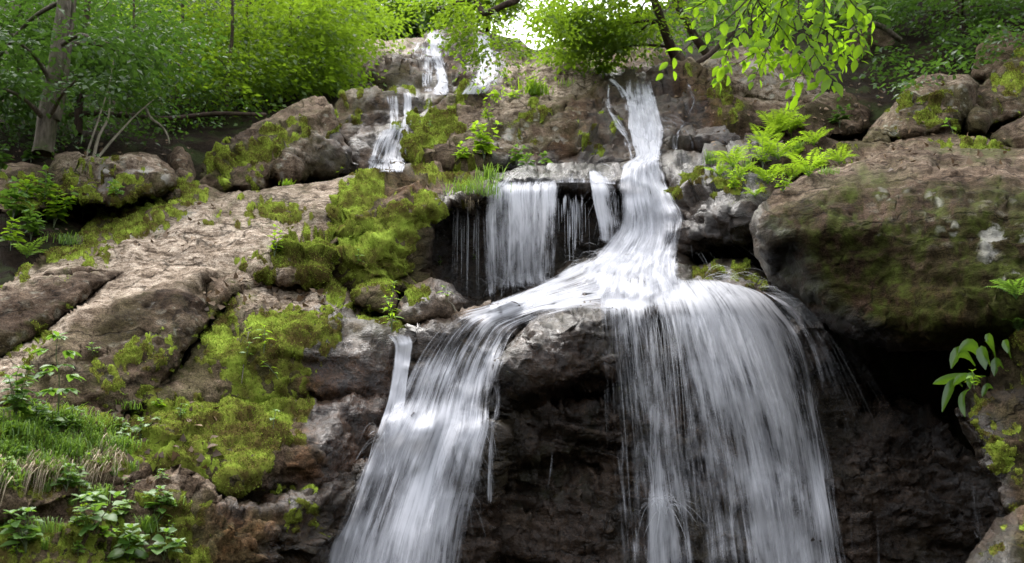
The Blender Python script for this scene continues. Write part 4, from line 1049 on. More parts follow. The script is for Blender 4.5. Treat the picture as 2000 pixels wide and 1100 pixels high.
waterfall("waterfall", "slim cascade between the mossy ledge and the sloping slab, fanning out at its foot",
 [([[(784,180,15.6,.9),(795,180,15.6,1),(806,181,15.6,.9)],[(786,200,15,.9),(796,200,15,1),(806,201,15,.9)],[(786,225,14.8,.9),(795,225,14.8,1),(804,226,14.8,.9)],[(780,250,14.2,.8),(792,250,14.2,.9),(803,250,14.2,.8)]], dict(na=6, nb=4, off=.08, fade=.3, seed=6)),
  ([[(750,186,15.2,.45),(765,186,15.2,.65),(782,186,15.2,.6)],[(756,210,14.9,.5),(768,210,14.9,.7),(784,210,14.9,.6)],[(758,235,14.7,.5),(770,235,14.7,.6),(784,235,14.7,.6)],[(756,256,14.2,.5),(770,256,14.2,.6),(786,256,14.2,.6)]], dict(na=6, nb=4, off=.08, fade=.25, seed=7)),
  ([[(748,252,14.2,.7),(768,248,14.2,.8),(785,246,14.2,.9),(802,245,14.2,.9)],[(734,270,13.9,.7),(758,268,13.9,.7),(780,266,13.9,.85),(800,264,13.9,.9)],[(722,295,13.5,.75),(748,292,13.5,.6),(772,290,13.5,.85),(796,290,13.5,.8)],[(716,318,13.2,.7),(742,318,13.2,.6),(768,316,13.2,.85),(793,316,13.2,.8)],[(712,336,13.1,.6),(738,338,13.1,.5),(766,338,13.1,.7),(790,338,13.1,.7)]], dict(na=6, nb=6, off=.06, fade=.12, seed=8)),
  (trickle([(838,190,15,0),(832,215,14.8,0),(826,235,14.6,0)] and [(838,190,15),(834,215,14.8),(826,238,14.6)], 4, .25), dict(na=5, nb=2, off=.06, fade=.3, seed=9))])
main_rows = [
 [(1222,150,14.4,.9),(1240,146,14.4,.9),(1258,146,14.4,.9),(1273,152,14.4,.8)],
 [(1222,180,13.8,.8),(1242,178,13.8,.72),(1262,178,13.8,.75),(1282,180,13.8,.8)],
 [(1223,215,13,.95),(1245,213,13,.78),(1266,212,13,.82),(1288,212,13,.85)],
 [(1225,250,12.3,1),(1250,248,12.3,1),(1275,246,12.3,1),(1299,248,12.3,.85)],
 [(1232,282,11.6,1),(1252,282,11.6,1),(1274,282,11.6,1),(1294,284,11.6,.8)],
 [(1238,304,11,1),(1256,303,11,1),(1272,302,11,1),(1289,303,11,.8)],
 [(1216,324,10.6,.9),(1242,320,10.6,1),(1266,318,10.6,1),(1292,322,10.6,.8)],
 [(1205,350,10.1,.9),(1238,346,10.1,.95),(1268,344,10.1,.95),(1302,352,10.1,.8)],
 [(1206,385,9.8,.9),(1243,382,9.7,.9),(1278,380,9.7,.9),(1318,386,9.8,.75)],
 [(1206,420,9.7,.9),(1248,418,9.6,.9),(1288,414,9.6,.9),(1336,414,9.7,.7)],
 [(1198,452,9.6,.95),(1246,452,9.5,.95),(1290,448,9.5,.9),(1338,442,9.6,.7)],
 [(1168,486,9.3,.9),(1226,490,9.2,1),(1280,490,9.1,.95),(1330,478,9.2,.7)],
 [(1132,516,8.9,.8),(1204,524,8.7,.95),(1272,528,8.6,.95),(1332,520,8.7,.75)],
 [(1100,545,8.5,.75),(1190,556,8.3,.95),(1274,560,8.2,.95),(1350,554,8.2,.8)],
 [(1080,572,8.1,.6),(1180,584,7.9,.8),(1276,588,7.85,.85),(1370,580,7.9,.7)]]
waterfall("waterfall", "thick white main cascade pouring from the upper notch down to the lower lip",
 [(main_rows, dict(na=6, nb=8, off=.1, fade=.16, seed=10, ends=(.09, .16))),
  ([[(x + 4, y + 6, d, de * .8) for x, y, d, de in r] for r in main_rows], dict(na=6, nb=8, off=.1, fade=.3, seed=11, front=.12, dm=.85)),
  ([[(1184,154,14.4,.7),(1192,152,14.4,.7),(1202,154,14.4,.6)],[(1200,172,14,.7),(1210,171,14,.75),(1220,170,14,.6)],[(1212,195,13.4,.7),(1222,192,13.4,.8),(1234,190,13.4,.7)],[(1220,220,12.9,.7),(1230,218,12.9,.8),(1242,215,12.9,.7)]], dict(na=5, nb=4, off=.05, fade=.4, seed=12, dm=.75)),
  ([[(1183,160,14.2,.6),(1190,160,14.2,.7),(1198,160,14.2,.6)],[(1182,185,13.6,.7),(1188,185,13.6,.75),(1195,185,13.6,.6)],[(1183,212,13,.7),(1190,212,13,.75),(1198,212,13,.6)],[(1196,240,12.4,.6),(1206,240,12.4,.7),(1217,240,12.4,.6)],[(1214,268,11.8,.6),(1224,268,11.8,.65),(1236,268,11.8,.5)],[(1222,300,11,.55),(1234,302,11,.6),(1248,302,11,.5)],[(1225,325,10.6,.5),(1238,326,10.6,.6),(1252,326,10.6,.5)]], dict(na=5, nb=4, off=.04, fade=.4, seed=13, dm=.75))],
 [(60, [(1285,225,12.6),(1296,270,12)], (.9, -.6, .3), (.4, .4, .4), .3, .0034, .2, 21, 3),
  (90, [(1310,390,9.7),(1335,430,9.5),(1335,480,9.1)], (1.2, -.5, .6), (.5, .4, .5), .38, .0032, .3, 22, 6),
  (34, [(1180,490,9.1),(1140,520,8.8)], (-.9, -.7, .4), (.4, .4, .4), .24, .0024, .18, 23, 6),
  (40, [(1208,340,10.2),(1205,390,9.8)], (-.7, -.5, .4), (.3, .3, .4), .35, .003, .28, 24, 3)])
curt = []
lipx = [946,962,980,1000,1020,1040,1060,1078,1096]
for y0, dd, k in ((352,9.85,.35),(364,9.5,.9),(385,9.38,1),(430,9.32,.95),(480,9.3,.85),(525,9.28,.72),(565,9.25,.55)):
    curt.append([(x + (1024 - x) * (y0 - 364) * 0.00035 , y0 + (1024 - x) * 0.05 + (14 if (x < 975 and y0 > 500) else 0), dd, k * c) for x, c in zip(lipx, (.5,.72,.62,.78,.92,.86,.8,.82,.6))])
waterfall("waterfall", "wide hanging curtain of water in the middle left of the main cascade",
 [(curt, dict(na=6, nb=6, off=.05, fade=.1, seed=14, lump=1.4)),
  ([[(x - 6, y + 4, d - .1, k * .7) for x, y, d, k in r] for r in curt], dict(na=6, nb=6, off=.05, fade=.1, seed=15, front=.08)),
  ([[(990,338,10.5,.1),(1060,328,10.6,.12),(1130,328,10.6,.12),(1200,330,10.6,.2)],[(970,352,10,.16),(1050,344,10,.2),(1130,342,10.1,.2),(1210,346,10.1,.3)],[(955,366,9.6,.5),(1040,360,9.6,.55),(1130,358,9.65,.5),(1215,362,9.7,.5)]], dict(na=5, nb=8, off=.03, fade=.08, seed=16))],
 [(60, [(950,555,9.2),(1010,560,9.2),(1080,545,9.2)], (0, -.5, .8), (.7, .4, .4), .26, .0022, .2, 25, 5),
  (26, [(1098,380,9.6),(1150,390,9.75)], (0, 0, -1.2), (.01, .02, .5), .3, .005, .4, 26, 3),
  (22, [(885,400,9.5),(940,395,9.45)], (0, 0, -1.2), (.02, .02, .5), .36, .004, .3, 27, 3)])
waterfall("waterfall", "small side spill falling between the hanging curtain and the main cascade",
 [([[(1150,332,10.3,.8),(1160,330,10.3,.9),(1172,333,10.3,.7)],[(1150,350,9.9,.8),(1166,350,9.9,.9),(1186,352,9.9,.7)],[(1154,368,9.6,.85),(1176,368,9.6,.75),(1202,370,9.6,.7)],[(1160,400,9.5,.85),(1182,400,9.5,.6),(1206,402,9.5,.65)],[(1166,435,9.45,.75),(1188,436,9.45,.55),(1212,436,9.45,.6)],[(1170,478,9.3,.7),(1192,480,9.3,.5),(1216,478,9.3,.6)]], dict(na=6, nb=5, off=.05, fade=.15, seed=17)),
  (trickle([(1110,372,9.6),(1113,420,9.5),(1112,470,9.4)], 3, .55), dict(na=4, nb=2, fade=.3, seed=18)),
  (trickle([(1124,378,9.6),(1124,430,9.5),(1122,490,9.4)], 2.5, .5), dict(na=4, nb=2, fade=.3, seed=19)),
  (trickle([(1137,376,9.6),(1136,430,9.5),(1136,480,9.4)], 2.5, .45), dict(na=4, nb=2, fade=.3, seed=20))])
left_rows = [
 [(1170,490,9,.6),(1215,520,8.6,.9),(1255,548,8.3,.9),(1290,570,8,.9),(1310,590,7.8,.6)],
 [(1100,528,8.7,.7),(1150,548,8.4,.85),(1190,566,8.1,.9),(1225,584,7.85,.9),(1240,604,7.6,.5)],
 [(1040,556,8.4,.8),(1080,570,8.15,.85),(1110,582,7.95,.85),(1140,594,7.7,.8),(1160,604,7.5,.4)],
 [(985,580,8.1,.85),(1015,590,8,.9),(1045,598,7.85,.8),(1070,604,7.7,.7),(1090,612,7.5,.4)],
 [(945,598,7.95,.8),(970,606,7.85,.95),(998,614,7.7,.75),(1022,622,7.6,.65),(1040,632,7.45,.4)],
 [(890,612,7.7,.4),(922,622,7.6,.45),(955,630,7.5,.48),(985,640,7.4,.5),(1010,652,7.25,.4)],
 [(850,640,7.4,.25),(890,650,7.35,.36),(930,660,7.3,.44),(965,670,7.25,.5),(995,682,7.15,.4)],
 [(815,680,7.15,.15),(865,688,7.15,.38),(910,696,7.1,.66),(950,704,7.1,.72),(985,712,7.1,.4)],
 [(790,725,7,.25),(845,730,6.95,.55),(895,736,6.95,.68),(938,742,7,.72),(976,750,7,.4)],
 [(770,775,6.85,.5),(828,780,6.8,.42),(880,785,6.8,.55),(928,788,6.85,.75),(968,795,6.95,.4)],
 [(744,828,6.65,.8),(808,832,6.6,.75),(868,835,6.6,1),(922,838,6.65,1),(966,840,6.8,.35)],
 [(715,880,6.45,.85),(785,885,6.4,.72),(850,888,6.4,.95),(905,890,6.45,.78),(952,895,6.65,.35)],
 [(690,940,6.3,.85),(765,944,6.25,.62),(832,948,6.25,.92),(890,950,6.3,.6),(938,955,6.5,.35)],
 [(668,1000,6.15,.85),(745,1004,6.1,.92),(815,1006,6.1,.9),(875,1008,6.15,.66),(924,1010,6.4,.35)],
 [(642,1062,6,.8),(725,1066,5.95,.95),(800,1068,5.95,.9),(865,1068,6,.62),(915,1070,6.3,.35)],
 [(618,1150,5.85,.8),(705,1150,5.8,.95),(785,1150,5.8,.9),(855,1150,5.9,.6),(908,1150,6.2,.35)]]
waterfall("waterfall", "lower left fall sliding over the ledge and spreading down the wet brown rock",
 [(left_rows, dict(na=6, nb=8, off=.05, fade=.1, seed=30, ends=(.06, .001))),
  ([[(x + 3, y - 4, d - .05, k * .8) for x, y, d, k in r] for r in left_rows[7:]], dict(na=6, nb=8, off=.05, fade=.2, seed=31, front=.09, ends=(.15, .001))),
  ([[(750,650,7.3,.35),(775,648,7.3,.45),(800,652,7.3,.35)],[(768,672,7.2,.75),(787,670,7.2,.85),(807,672,7.2,.75)],[(769,700,6.95,.95),(785,700,6.95,1),(803,702,6.95,.9)],[(766,735,6.85,.95),(781,735,6.85,1),(798,736,6.85,.9)],[(758,775,6.75,.9),(774,776,6.75,1),(793,778,6.75,.85)],[(745,815,6.65,.8),(764,818,6.65,.9),(787,820,6.65,.8)],[(728,860,6.5,.7),(750,862,6.5,.8),(778,864,6.5,.7)]], dict(na=6, nb=4, off=.06, fade=.16, seed=32)),
  (trickle([(968,742,6.95),(972,790,6.9),(962,850,6.85),(958,920,6.8),(956,985,6.75)], 9, .42), dict(na=5, nb=3, fade=.3, seed=33))],
 [(90, [(735,840,6.5),(840,838,6.5),(955,842,6.6)], (0, -.6, .1), (.35, .25, .4), .3, .0022, .28, 36, 5),
  (60, [(960,605,7.8),(1020,600,7.8),(1080,560,8.1)], (-.5, -.5, .2), (.4, .3, .3), .25, .0022, .28, 37, 6),
  (50, [(745,850,6.5),(690,960,6.25),(650,1060,6.05)], (-.5, -.5, .2), (.2, .2, .3), .3, .002, .18, 34, 8),
  (60, [(940,850,6.6),(905,1000,6.3)], (.4, -.4, 0), (.2, .2, .3), .2, .0016, .1, 35, 8)])
right_rows = [
 [(1165,566,8.1,.5),(1235,552,8.2,.9),(1300,540,8.3,.95),(1350,540,8.3,.9),(1400,546,8.2,.85),(1445,556,8.1,.8),(1478,566,8,.6)],
 [(1160,590,7.7,.6),(1232,584,7.7,.9),(1304,574,7.7,.95),(1368,566,7.75,.95),(1430,564,7.8,.95),(1480,574,7.8,.9),(1508,588,7.8,.5)],
 [(1158,612,7.4,.35),(1236,612,7.4,.42),(1312,602,7.4,.6),(1385,592,7.45,.92),(1454,590,7.5,.95),(1508,606,7.55,.8),(1540,624,7.6,.4)],
 [(1160,655,7.25,.3),(1242,656,7.25,.36),(1320,646,7.25,.5),(1402,634,7.3,.9),(1480,634,7.35,.9),(1540,650,7.4,.68),(1572,664,7.45,.3)],
 [(1168,725,7.15,.25),(1248,726,7.15,.32),(1332,716,7.15,.48),(1422,704,7.18,.84),(1508,708,7.2,.8),(1566,722,7.25,.55),(1596,736,7.3,.25)],
 [(1180,800,7.05,.2),(1258,806,7.05,.3),(1345,800,7.05,.45),(1444,790,7.05,.66),(1534,794,7.1,.72),(1582,806,7.15,.52),(1610,820,7.2,.25)],
 [(1190,890,6.98,.15),(1268,896,6.98,.28),(1358,890,6.95,.36),(1466,884,6.95,.6),(1552,888,7,.72),(1600,898,7.05,.55),(1626,908,7.1,.25)],
 [(1200,990,6.9,.22),(1278,996,6.9,.22),(1372,992,6.85,.28),(1484,988,6.85,.58),(1570,990,6.9,.7),(1616,998,6.95,.55),(1640,1004,7,.25)],
 [(1210,1150,6.8,.22),(1290,1150,6.8,.22),(1390,1150,6.75,.25),(1508,1150,6.75,.52),(1594,1150,6.8,.68),(1640,1150,6.85,.55),(1664,1150,6.9,.25)]]
waterfall("waterfall", "large fanned curtain at the lower right arching off the lip in fine threads",
 [(right_rows, dict(na=7, nb=7, off=.05, fade=.05, seed=40, ends=(.08, .001), lump=1.3)),
  ([[(x - 5, y + 5, d - .04, k * .52) for x, y, d, k in r] for r in right_rows[2:]], dict(na=7, nb=7, off=.05, fade=.07, seed=41, front=.12, ends=(.12, .001), lump=1.6)),
  ([[(1468,560,7.95,.5),(1495,568,7.9,.55),(1520,584,7.85,.35)],[(1520,596,7.6,.5),(1550,604,7.55,.5),(1578,622,7.5,.3)],[(1558,646,7.4,.46),(1588,656,7.35,.42),(1614,668,7.3,.25)],[(1582,706,7.25,.4),(1612,716,7.2,.36),(1640,728,7.15,.2)],[(1596,775,7.1,.3),(1628,785,7.05,.24),(1660,796,7,.1)]], dict(na=6, nb=6, off=.04, fade=.25, seed=47, ends=(.15, .3), lump=.6)),
  ([[(1262,780,7,.6),(1278,780,7,.65),(1294,780,7,.5)],[(1264,840,6.95,.6),(1279,840,6.95,.7),(1295,840,6.95,.5)],[(1262,900,6.9,.6),(1280,898,6.9,.7),(1302,900,6.9,.5)],[(1266,945,6.85,.55),(1284,945,6.85,.6),(1306,945,6.85,.5)],[(1262,985,6.75,.7),(1288,982,6.75,.75),(1318,988,6.75,.6)],[(1258,1040,6.7,.6),(1296,1040,6.7,.65),(1336,1045,6.7,.5)],[(1252,1150,6.6,.5),(1300,1150,6.6,.55),(1352,1150,6.6,.45)]], dict(na=6, nb=5, off=.06, fade=.22, seed=42)),
  (trickle([(1072,850,7),(1078,890,6.98),(1074,930,6.95),(1066,985,6.9)], 5, .5), dict(na=5, nb=3, fade=.35, seed=43, ends=(.4, .4))),
  (trickle([(1712,960,7),(1716,1030,6.95),(1720,1140,6.9)], 5, .35), dict(na=5, nb=3, fade=.35, seed=44, ends=(.5, .3), dm=.7)),
  (trickle([(1898,925,7),(1904,990,6.95),(1912,1060,6.9)], 10, .25), dict(na=5, nb=3, fade=.35, seed=45)),
  (trickle([(1660,970,7),(1664,1050,6.95),(1668,1140,6.9)], 3, .35), dict(na=5, nb=3, fade=.35, seed=46, ends=(.5, .3), dm=.7))],
 [(150, [(1470,560,7.85),(1505,585,7.75),(1535,615,7.6)], (1.15, -.75, .3), (.35, .25, .3), .46, .0017, .17, 47, 7),
  (46, [(1500,575,7.75),(1535,600,7.65)], (1.7, -.7, .55), (.35, .25, .3), .42, .0016, .17, 48, 7),
  (45, [(1370,548,8.1),(1440,552,8)], (.9, -.6, .75), (.5, .3, .35), .3, .002, .2, 49, 5),
  (120, [(1170,610,7.35),(1260,615,7.3),(1330,605,7.3)], (.05, -.5, -.3), (.15, .15, .4), .5, .0022, .2, 50, 4),
  (60, [(1270,985,6.7),(1310,990,6.7)], (.1, -.6, .8), (.5, .3, .4), .3, .0024, .28, 51, 6)])
waterfall("waterfall", "thin trickle zigzagging down the brown boulder right of the main cascade",
 [(trickle([(1341,156,13.6),(1350,182,13.4),(1356,196,13.2),(1347,218,12.9),(1338,238,12.6),(1325,258,12.2),(1319,276,11.8),(1321,298,11.5)], 5, .5), dict(na=6, nb=4, fade=.4, off=.04, seed=60, lump=.3)),
  (trickle([(1334,246,12.4),(1344,260,12),(1350,275,11.8),(1352,294,11.6)], 4, .42), dict(na=6, nb=4, fade=.4, off=.04, seed=63, lump=.3))])
# ------------------------------------------------------------------ leaves and plants
def unit(a):
    return a / (np.linalg.norm(a, axis=-1, keepdims=True) + 1e-12)

def leaf_shape(kind):
    """unit leaf along +x, normal +z: vertices, triangles"""
    if kind == 'far':
        V = [(0, 0, 0), (.42, .27, .05), (1, 0, -.06), (.42, -.27, .05)]
        F = [(0, 2, 1), (0, 3, 2)]
    elif kind == 'maple':
        V = [(0, 0, 0), (.15, .42, .02), (.5, .28, .03), (1, 0, -.08), (.5, -.28, .03), (.15, -.42, .02)]
        F = [(0, 2, 1), (0, 3, 2), (0, 4, 3), (0, 5, 4)]
    elif kind == 'long':
        xs = (0, .25, .6, 1); wd = (.02, .16, .14, 0)
        V, F = [], []
        for x, w_ in zip(xs, wd):
            z = -.25 * x * x
            V += [(x, w_, z + .05 * (w_ > .05)), (x, 0, z), (x, -w_, z + .05 * (w_ > .05))]
        for i in range(3):
            a = i * 3
            F += [(a, a + 1, a + 3), (a + 1, a + 4, a + 3), (a + 1, a + 2, a + 4), (a + 2, a + 5, a + 4)]
    else:                                            # near: oval, folded, curved, pointed
        xs = (0, .12, .3, .5, .7, .87, 1.0); wd = (.01, .17, .30, .33, .25, .11, 0)
        V, F = [], []
        for i, (x, w_) in enumerate(zip(xs, wd)):
            z = -.16 * x * x
            s = .012 * (i % 2)
            V += [(x, w_ + s, z + w_ * .28), (x, 0, z), (x, -w_ - s, z + w_ * .28)]
        for i in range(6):
            a = i * 3
            F += [(a, a + 1, a + 3), (a + 1, a + 4, a + 3), (a + 1, a + 2, a + 4), (a + 2, a + 5, a + 4)]
    return np.array(V, float), np.array(F, np.int64)

def leaves(pos, dirs, nrm, size, tint, kind='far', width=1.0):
    LV, LF = leaf_shape(kind)
    x = unit(dirs); z = unit(nrm - x * (nrm * x).sum(-1, keepdims=True)); y = np.cross(z, x)
    size = np.broadcast_to(np.asarray(size, float), (len(pos),))[:, None, None]
    V = pos[:, None] + size * (x[:, None] * LV[None, :, :1] + width * y[:, None] * LV[None, :, 1:2] + z[:, None] * LV[None, :, 2:])
    F = LF[None] + (np.arange(len(pos)) * len(LV))[:, None, None]
    return V.reshape(-1, 3), F.reshape(-1, 3), np.repeat(tint, len(LV))

def join(parts):
    Vs, Fs, Ts, o = [], [], [], 0
    for V, F, t in parts:
        Vs.append(V); Fs.append(F + o); Ts.append(t); o += len(V)
    return np.concatenate(Vs), np.concatenate(Fs), np.concatenate(Ts)

def tube(path, r0, r1, sides=7, wob=0.0, seed=0):
    P = np.asarray(path, float)
    if len(P) > 2:
        P = cr(P[:, None, :], 5)[:, 0]
    k = len(P)
    tan = unit(np.gradient(P, axis=0))
    ref = np.array([0.2, 1, 0.1]) if abs(tan[0, 1]) < .8 else np.array([1, 0.1, 0.2])
    s = unit(np.cross(tan, ref)); b = np.cross(tan, s)
    r = np.linspace(r0, r1, k)
    a = np.linspace(0, 2 * np.pi, sides, endpoint=False)
    rr = r[:, None] * (1 + wob * np.sin(a[None] * 3 + np.arange(k)[:, None] * .7 + seed))
    V = P[:, None] + rr[..., None] * (s[:, None] * np.cos(a)[None, :, None] + b[:, None] * np.sin(a)[None, :, None])
    i = np.arange(k - 1)[:, None] * sides + np.arange(sides)[None]
    j = np.arange(k - 1)[:, None] * sides + (np.arange(sides)[None] + 1) % sides
    F = np.stack([i, j, j + sides, i + sides], -1).reshape(-1, 4)
    return V.reshape(-1, 3), F

def sprays(r, cen, n, out, L, m, lsz, droop=0.25, flat=0.25, kind='far', out_w=0.6):
    """flat sprays of leaves on drooping twigs; cen (n,3) twig bases, out (n,3) main direction"""
    d = unit(out * out_w + np.concatenate([r.normal(0, .6, (n, 2)), r.normal(-droop * .4, .18, (n, 1))], 1))
    up = unit(np.concatenate([r.normal(0, flat, (n, 2)), np.ones((n, 1))], 1))
    side = unit(np.cross(up, d))
    t = (np.arange(m) + .5) / m
    Ls = L * r.uniform(.6, 1.3, n)
    sg = np.where(np.arange(m) % 2 == 0, 1.0, -1.0)
    prof = 0.45 * (1 - t * 0.7)
    pos = cen[:, None] + d[:, None] * (Ls[:, None] * t[None])[..., None] + side[:, None] * (Ls[:, None] * prof[None] * sg[None] * r.uniform(.2, 1, (n, m)))[..., None]
    pos[..., 2] -= droop * (Ls[:, None] * t[None] ** 2)
    pos += r.normal(0, .03, pos.shape) * L
    ld = d[:, None] * .7 + side[:, None] * (sg[None, :, None] * .8) + r.normal(0, .25, (n, m, 3)); ld[..., 2] -= .25
    ln = up[:, None] + r.normal(0, .32, (n, m, 3))
    tint = np.clip(r.normal(.5, .16, (n, 1)) + r.normal(0, .13, (n, m)), 0, 1)
    sz = lsz * r.uniform(.65, 1.25, (n, m))
    return leaves(pos.reshape(-1, 3), ld.reshape(-1, 3), ln.reshape(-1, 3), sz.ravel(), tint.ravel(), kind)

def tree(label, trunk, rad, clusters, mat, bark=None, lsz=.085, L=.7, m=14, kind='far', droop=.25, limbs=True, group=None, seed=0, name="tree", stems=(), flat=.25, out_w=.6):
    """trunk: [(px,py,d)...] base first; clusters: (px,py,d,rx,ry,rd,n) leaf masses"""
    r = np.random.default_rng(4000 + seed)
    P = [PT(*p) for p in trunk]
    base = Vector(P[0])
    root = thing(name, label, "tree", base, group)
    B = np.array(base)
    bark = bark or BARK_DARK
    V, F = tube(P, rad, rad * .6, 9, .06, seed)
    link("trunk", mesh("trunk", V - B, [F], bark), root)
    for pts, rs in stems:
        V, F = tube([PT(*p) for p in pts], rs, rs * .5, 7, .06, seed)
        link("trunk", mesh("trunk", V - B, [F], bark), root)
    parts = []
    top = np.array(P)
    for (px, py, d, rx, ry, rd, n) in clusters:
        g = unit(r.normal(0, 1, (n, 3))) * (r.uniform(0, 1, (n, 1)) ** .45)
        # clump: draw towards a few sub-centres
        kx = max(4, n // 18)
        sub = unit(r.normal(0, 1, (kx, 3))) * (r.uniform(.1, 1, (kx, 1)) ** .5)
        g = np.where(r.uniform(0, 1, (n, 1)) < .85, sub[r.integers(0, kx, n)] + r.normal(0, 1, (n, 3)) * [.34, .05, .22], g)
        c = PT(px + g[:, 0] * rx, py + g[:, 1] * ry, d + g[:, 2] * rd)
        ax = PT(px, py, d)
        o = c - (top[np.argmin(np.linalg.norm(top - ax, axis=1))] * [1, 1, 0] + [0, 0, c[:, 2].mean()])
        o[:, 2] = 0
        parts.append(sprays(r, c, n, unit(o), L, m, lsz, droop, flat, kind, out_w))
        if limbs:
            a = top[np.argmin(np.linalg.norm(top - ax, axis=1))]
            mid = (a + ax) / 2 + np.array([0, 0, .25 * np.linalg.norm(ax - a) * .4])
            LV, LF = tube([a, mid, ax, ax + (ax - mid) * .6], max(.012, rad * .3), .006, 5, 0, seed)
            link("limb", mesh("limb", LV - B, [LF], bark), root)
    V, F, t = join(parts)
    link("crown", mesh("crown", V - B, [F], mat, {"tint": t}, smooth_=False), root)
    return root

def ground_at(px, py, fallback=None):
    h = hit(px, py)
    return (h[0], h[1], h[2]) if h else (PT(px, py, fallback or 8), np.array([0, 0, 1.0]), fallback or 8)

def fern(px, py, hpx, n, label, group=None, lean=(0, 0), seed=0, name="fern", mat=None):
    r = np.random.default_rng(5000 + seed)
    b, nn, d = ground_at(px, py)
    L0 = hpx * d / FPX
    root = thing(name, label, "fern", b, group)
    a0 = r.uniform(0, 6.28)
    for i in range(n):
        a = a0 + i * 6.283 / n + r.normal(0, .3)
        L = 1.15 * L0 * r.uniform(.75, 1.15)
        h = unit(np.array([math.cos(a) + lean[0], math.sin(a) * .9 - .25 + lean[1], 0]))
        k = 19
        s = np.linspace(0, 1, k)
        el = np.radians(r.uniform(58, 82)) - s * np.radians(r.uniform(60, 100))
        st = L / (k - 1)
        pts = np.zeros((k, 3))
        for j in range(1, k):
            pts[j] = pts[j - 1] + st * (h * math.cos(el[j]) + np.array([0, 0, 1]) * math.sin(el[j]))
        tan = unit(np.gradient(pts, axis=0))
        side = unit(np.cross(tan, np.array([0, 0, 1.0])))
        up = np.cross(side, tan)
        prof = np.sin(np.pi * np.clip((s * .93 + .02), 0, 1)) ** .75 * (1 - .35 * s) * .26 * L
        q = slice(3, k)
        P_, D_, N_, S_ = [], [], [], []
        for sg in (-1, 1):
            P_.append(pts[q]); D_.append(side[q] * sg + tan[q] * .45 - up[q] * .12 + r.normal(0, .08, pts[q].shape)); N_.append(up[q] + r.normal(0, .12, pts[q].shape)); S_.append(prof[q])
        S_ = np.concatenate(S_)
        V, F, t = leaves(np.concatenate(P_), np.concatenate(D_), np.concatenate(N_), S_, np.clip(r.normal(.55, .15) + r.normal(0, .08, len(S_)), 0, 1), 'far', .42)
        RV, RF = tube(pts[::3], .0035 * (L / .5) ** .5, .001, 4)
        RT = RF[:, [0, 1, 2]]; RT2 = RF[:, [0, 2, 3]]
        VV, FF, tt = join([(V, F, t), (RV, np.concatenate([RT, RT2]), np.full(len(RV), .3))])
        link("frond", mesh("frond", VV, [FF], mat or FERN, {"tint": tt}, smooth_=False), root)
    return root

def herb(px, py, hpx, pairs, leaf, label, group=None, style='oval', lean=(0, 0), seed=0, name="leafy_plant", mat=None, nstem=1, cat="plant", spread=.25, width=1.0, base=None):
    """upright plant: stems with leaf pairs turning a quarter each time; leaf = blade length in photo pixels"""
    r = np.random.default_rng(6000 + seed)
    b, nn, d = ground_at(px, py)
    if base is not None:
        b, d = base
    H, LS = hpx * d / FPX, leaf * d / FPX
    root = thing(name, label, cat, b, group)
    for si in range(nstem):
        ln = np.array([lean[0], lean[1] - .08, 0]) + r.normal(0, spread, 3) * [1, .7, 0] * (si > 0 or nstem == 1) 
        hh = H * (1 if si == 0 else r.uniform(.55, 1))
        s = np.linspace(0, 1, 6)[:, None]
        pts = s * np.array([0, 0, hh]) + (s ** 1.6) * ln * hh + r.normal(0, .02, (6, 3)) * s * hh
        SV, SF = tube(pts, .0045 * (H / .4) ** .5, .0018, 5)
        link("stem", mesh("stem", SV, [SF], STEM), root)
        P_, D_, N_, S_ = [], [], [], []
        a0 = r.uniform(0, 3)
        for i in range(pairs):
            t = .22 + .78 * (i + 1) / pairs
            p = np.array([np.interp(t, s[:, 0], pts[:, q]) for q in range(3)])
            sz = LS * (1.05 - .45 * t) * r.uniform(.85, 1.15)
            for sg in (0, math.pi):
                a = a0 + i * 1.57 + sg + r.normal(0, .2)
                if i == pairs - 1:
                    sz *= .8
                dr = np.array([math.cos(a), math.sin(a), r.uniform(-.1, .45)])
                if style == 'compound':
                    pet = p + dr * sz * .6
                    for q in range(5):
                        aa = a + (q - 2) * .62
                        P_.append(pet); D_.append([math.cos(aa), math.sin(aa), r.uniform(-.45, 0)]); S_.append(sz * (1.0 if q == 2 else .8))
                        N_.append(np.array([0, -.15, 1]) + r.normal(0, .2, 3))
                else:
                    P_.append(p + dr * sz * .12); D_.append(dr + np.array([0, 0, -.15])); S_.append(sz); N_.append(np.array([0, -.25, 1]) + r.normal(0, .25, 3))
        for q in range(3):
            a = a0 + q * 2.1
            P_.append(pts[-1]); D_.append([math.cos(a), math.sin(a), .7]); S_.append(LS * .45); N_.append([0, -.3, 1])
        P_, D_, N_, S_ = np.array(P_), np.array(D_, float), np.array(N_, float), np.array(S_)
        V, F, t = leaves(P_, D_, N_, S_, np.clip(r.normal(.5, .2, len(S_)), 0, 1), 'long' if style == 'long' else ('near' if leaf > 16 else 'far'), width)
        link("leaves", mesh("leaves", V, [F], mat or LEAF_HERB, {"tint": t}), root)
    return root

